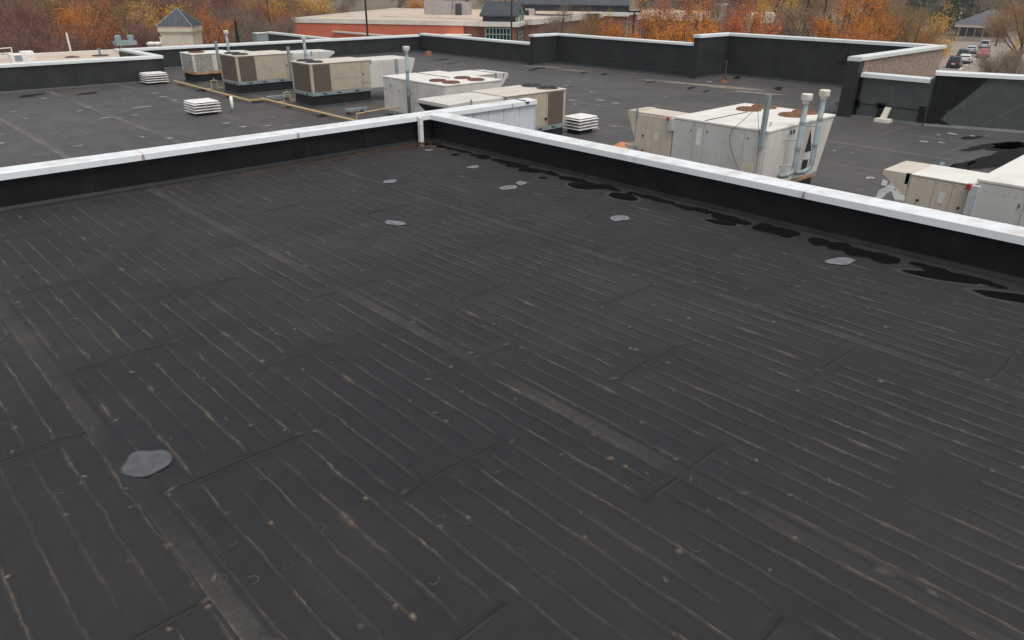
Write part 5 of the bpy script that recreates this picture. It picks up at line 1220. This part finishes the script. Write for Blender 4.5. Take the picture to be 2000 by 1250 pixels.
def tree_proto(kind, v):
    if (kind, v) not in TREE_MESH:
        tb, V, F, var = tree_parts(kind, hash_seed(kind) + v * 17)
        t = tb.build('trunk', M_BARK); c = npmesh('crown', V, F, KIND[kind], None, {'var': var}, None, smooth=False)
        TREE_MESH[(kind, v)] = (t.data, c.data, (V, F, var)); bpy.data.objects.remove(t); bpy.data.objects.remove(c)
    return TREE_MESH[(kind, v)]
def hash_seed(s): return sum(ord(ch) * (i + 3) for i, ch in enumerate(s))
NTREE = [0]
def tree(u, D, vtop, wpx, kind, label, group=None, name=None, base=None):
    d = bearing(u, vtop, D); h = max(3.0, d[2] - ZG); w = wpx / FPX * D * 1.02 / .66
    NTREE[0] += 1; tm, cm, _ = tree_proto(kind, NTREE[0] % 3)
    T = thing(name or ('pine_tree' if kind == 'pine' else 'autumn_tree'), label, 'tree', (d[0], d[1], ZG), group)
    for nm, me in (('trunk', tm), ('crown', cm)):
        o = bpy.data.objects.new(nm, me); C.objects.link(o); o.parent = T; o.scale = (w, w, h)
        o.rotation_euler.z = (NTREE[0] * 2.399) % 6.283
TREES = [
 # u, distance, top row, crown width in photo pixels, kind, label
 (14, 92, -30, 100, 'maroon', 'bare maroon tree at the far left edge'),
 (60, 100, -25, 90, 'olive', 'olive brown tree beside the bare maroon one at the far left'),
 (112, 98, -22, 80, 'orange', 'bright orange tree behind the tall white pipe'),
 (92, 88, 45, 120, 'maroon', 'low red brown thicket left of the tall white pipe'),
 (35, 86, 52, 110, 'maroon', 'low red brown thicket behind the white guard rail'),
 (168, 90, 22, 75, 'rust', 'small rust tree with a dark trunk behind the tan gravel roof'),
 (160, 104, -22, 70, 'rust', 'rust tree rising behind the small dark trunked tree'),
 (205, 104, -10, 80, 'olive', 'olive yellow tree left of the grey roof fans'),
 (235, 92, 30, 100, 'maroon', 'bare maroon tree behind the grey roof fans'),
 (285, 100, -14, 90, 'gold', 'golden tree left of the cream tower'),
 (290, 90, 36, 80, 'maroon', 'bare maroon tree close to the left side of the cream tower'),
 (345, 120, 8, 50, 'pine', 'dark evergreen behind the cream tower'),
 (402, 95, 4, 70, 'rust', 'rust tree with a bare trunk just right of the cream tower'),
 (438, 105, 6, 60, 'brown', 'bare brown tree between the rust tree and the small pine'),
 (459, 92, 40, 26, 'pine', 'small green pine above the middle tan unit'),
 (480, 110, -12, 70, 'maroon', 'tall bare maroon tree right of the small pine'),
 (505, 118, -25, 70, 'gold', 'tall golden tree behind the left lamp post'),
 (500, 100, 34, 70, 'brown', 'low bare brown tree right of the small pine'),
 (538, 112, -4, 60, 'rust', 'thin rust tree left of the red wall'),
 (540, 100, 26, 56, 'brown', 'bare brown tree at the left end of the red wall'),
 (612, 150, -8, 90, 'gold', 'golden tree above the left end of the red wall'),
 (650, 165, 4, 70, 'brown', 'bare brown tree behind the tan roof, left of the plant screen'),
 (838, 215, -6, 80, 'orange', 'orange tree behind the tan roof, left of the two pines'),
 (875, 185, -4, 22, 'pine', 'left one of two pines behind the tan roof'),
 (912, 185, -4, 22, 'pine', 'right one of two pines behind the tan roof'),
 (987, 190, -8, 14, 'pine', 'slim pine above the glazed pavilion'),
 (1095, 84, 10, 66, 'brown', 'bare tree in front of the brick wing, nearest the glazed pavilion'),
 (1140, 80, 14, 80, 'goldtwig', 'bare golden tree in the middle of the brick wing'),
 (1186, 82, 24, 60, 'orange', 'thin orange tree left of the narrow glazed gable'),
 (1268, 78, 22, 86, 'orange', 'orange tree right of the thick lamp post'),
 (1300, 105, -20, 90, 'rust', 'tall rust tree behind the orange ones beside the lamp post'),
 (1352, 76, 18, 110, 'orange', 'widest orange tree, in front of the pale shops'),
 (1385, 110, -16, 80, 'rust', 'tall rust tree behind the widest orange tree'),
 (1425, 100, 4, 54, 'brown', 'bare grey brown tree between the orange and red trees'),
 (1466, 82, 4, 96, 'red', 'reddest tree, left of the twin lamp posts'),
 (1522, 92, -14, 80, 'gold', 'tall golden tree beside the reddest tree'),
 (1560, 90, 10, 90, 'brown', 'wide bare brown tree behind the left twin lamp post'),
 (1622, 120, 30, 40, 'pine', 'low dark evergreen at the foot of the right twin lamp post'),
 (1655, 88, -4, 96, 'orange', 'bright orange tree right of the twin lamp posts'),
 (1700, 92, -22, 90, 'orange', 'tallest bright orange tree right of the twin lamp posts'),
 (1748, 96, 0, 80, 'goldtwig', 'bare golden tree right of the tallest orange tree'),
 (1795, 100, 6, 84, 'goldtwig', 'bare golden brown tree above the tan outer wall'),
 (1842, 104, 8, 66, 'gold', 'orange gold tree left of the grey roofed building'),
 (1700, 78, 66, 120, 'rust', 'low rust thicket just above the tallest parapet'),
 (1780, 84, 78, 90, 'rust', 'low rust thicket above the end of the tallest parapet'),
 (1962, 192, 26, 44, 'brown', 'slim bare tree at the right end of the grey hipped roof'),
 (2016, 125, 0, 80, 'goldtwig', 'large bare tree at the right edge above the boom'),
 (1958, 98, 96, 60, 'brown', 'low bare tree right of the road, before the boom'),
 (1998, 92, 100, 60, 'brown', 'low bare tree at the right edge beyond the slanting parapet'),
]
for a in TREES: tree(*a)

# ---- the wood behind: one mass of far crowns
def wood(name, label, spots, kinds, seed):
    r = np.random.default_rng(seed); by = {}
    for (x, y, h, w) in spots:
        k = kinds[r.integers(0, len(kinds))]; _, _, (V, F, var) = tree_proto(k, int(r.integers(0, 3)))
        n = len(V) // 4; pick = r.permutation(n)[:1500]; Q = V.reshape(-1, 4, 3)[pick]; ce = Q.mean(1, keepdims=True)
        Q = ce + (Q - ce) * 1.7
        a = r.uniform(0, 6.28); c, s = math.cos(a), math.sin(a)
        P = np.stack([(Q[..., 0] * c - Q[..., 1] * s) * w + x, (Q[..., 0] * s + Q[..., 1] * c) * w + y, Q[..., 2] * h + ZG], -1).reshape(-1, 3)
        by.setdefault(k, []).append((P, var.reshape(-1, 4)[pick].ravel()))
    root = None
    for k, lst in by.items():
        V = np.concatenate([p for p, _ in lst]); var = np.concatenate([v for _, v in lst])
        o = npmesh(name if root is None else 'wood_crowns', V, np.arange(len(V)).reshape(-1, 4), KIND[k], root, {'var': var}, 'stuff', smooth=False)
        if root is None: root = o; tag(o, label, 'wood')
    return root
def spots(u0, u1, D0, D1, n, h0, h1, seed):
    r = np.random.default_rng(seed); out = []
    for i in range(n):
        u = u0 + (u1 - u0) * (i + r.random()) / n; D = r.uniform(D0, D1); p = bearing(u, 30, D); h = r.uniform(h0, h1); out.append((p[0], p[1], h, h * r.uniform(.8, 1.15)))
    return out
wood('left_wood', 'brown and maroon wood closing the view at the far left', spots(-150, 600, 118, 175, 70, 9, 13, 1), ['maroon', 'brown', 'maroon', 'rust', 'olive', 'gold', 'brown'], 1)
wood('right_wood', 'brown and orange wood behind the bright orange trees', spots(1240, 1730, 190, 300, 50, 10, 15, 2), ['brown', 'rust', 'goldtwig', 'brown', 'pine', 'orange'], 2)
wood('middle_wood', 'grey brown wood far behind the tan roof', spots(540, 1320, 260, 420, 60, 9, 13, 3), ['brown', 'maroon', 'brown', 'pine', 'rust'], 3)
wood('pine_wood', 'dark green pine wood on the rise behind the right trees', spots(1690, 2150, 215, 330, 60, 11, 16, 4), ['pine', 'pine', 'pine', 'brown'], 4)
# ---- far hills
hm = mat('wooded_hill', (.035, .05, .03), (.09, .07, .05), scale=.02, rough=1.0)
hv = []; hf = []
NA = 80
for i in range(NA + 1):
    az = math.radians(-25 + 140 * i / NA); r = np.random.default_rng(i); hh = 30 + 14 * math.sin(i * .35) + 8 * math.sin(i * .83 + 1)
    for R, z in ((700, ZG - 2), (820, ZG + hh * .6), (1000, ZG + hh), (1300, ZG + hh * .7)): hv.append((math.sin(az) * R, math.cos(az) * R, z))
for i in range(NA):
    for k in range(3): hf.append((i * 4 + k, (i + 1) * 4 + k, (i + 1) * 4 + k + 1, i * 4 + k + 1))
struct(MB().add(hv, hf).build('hills', hm, smooth=True))
# ---- thin autumn haze
def haze():
    b = MB().box(-1400, 1400, -1400, 1400, ZG - 1, 60)
    m_ = bpy.data.materials.new('haze'); m_.use_nodes = True; t = m_.node_tree; t.nodes.clear()
    o = t.nodes.new('ShaderNodeOutputMaterial'); v = t.nodes.new('ShaderNodeVolumePrincipled')
    v.inputs['Color'].default_value = (.80, .86, .93, 1); v.inputs['Density'].default_value = HAZE; v.inputs['Anisotropy'].default_value = .2
    t.links.new(v.outputs[0], o.inputs['Volume'])
    ob = b.build('haze', m_); ob['kind'] = 'stuff'; return ob
HAZE = 0.0003
haze()
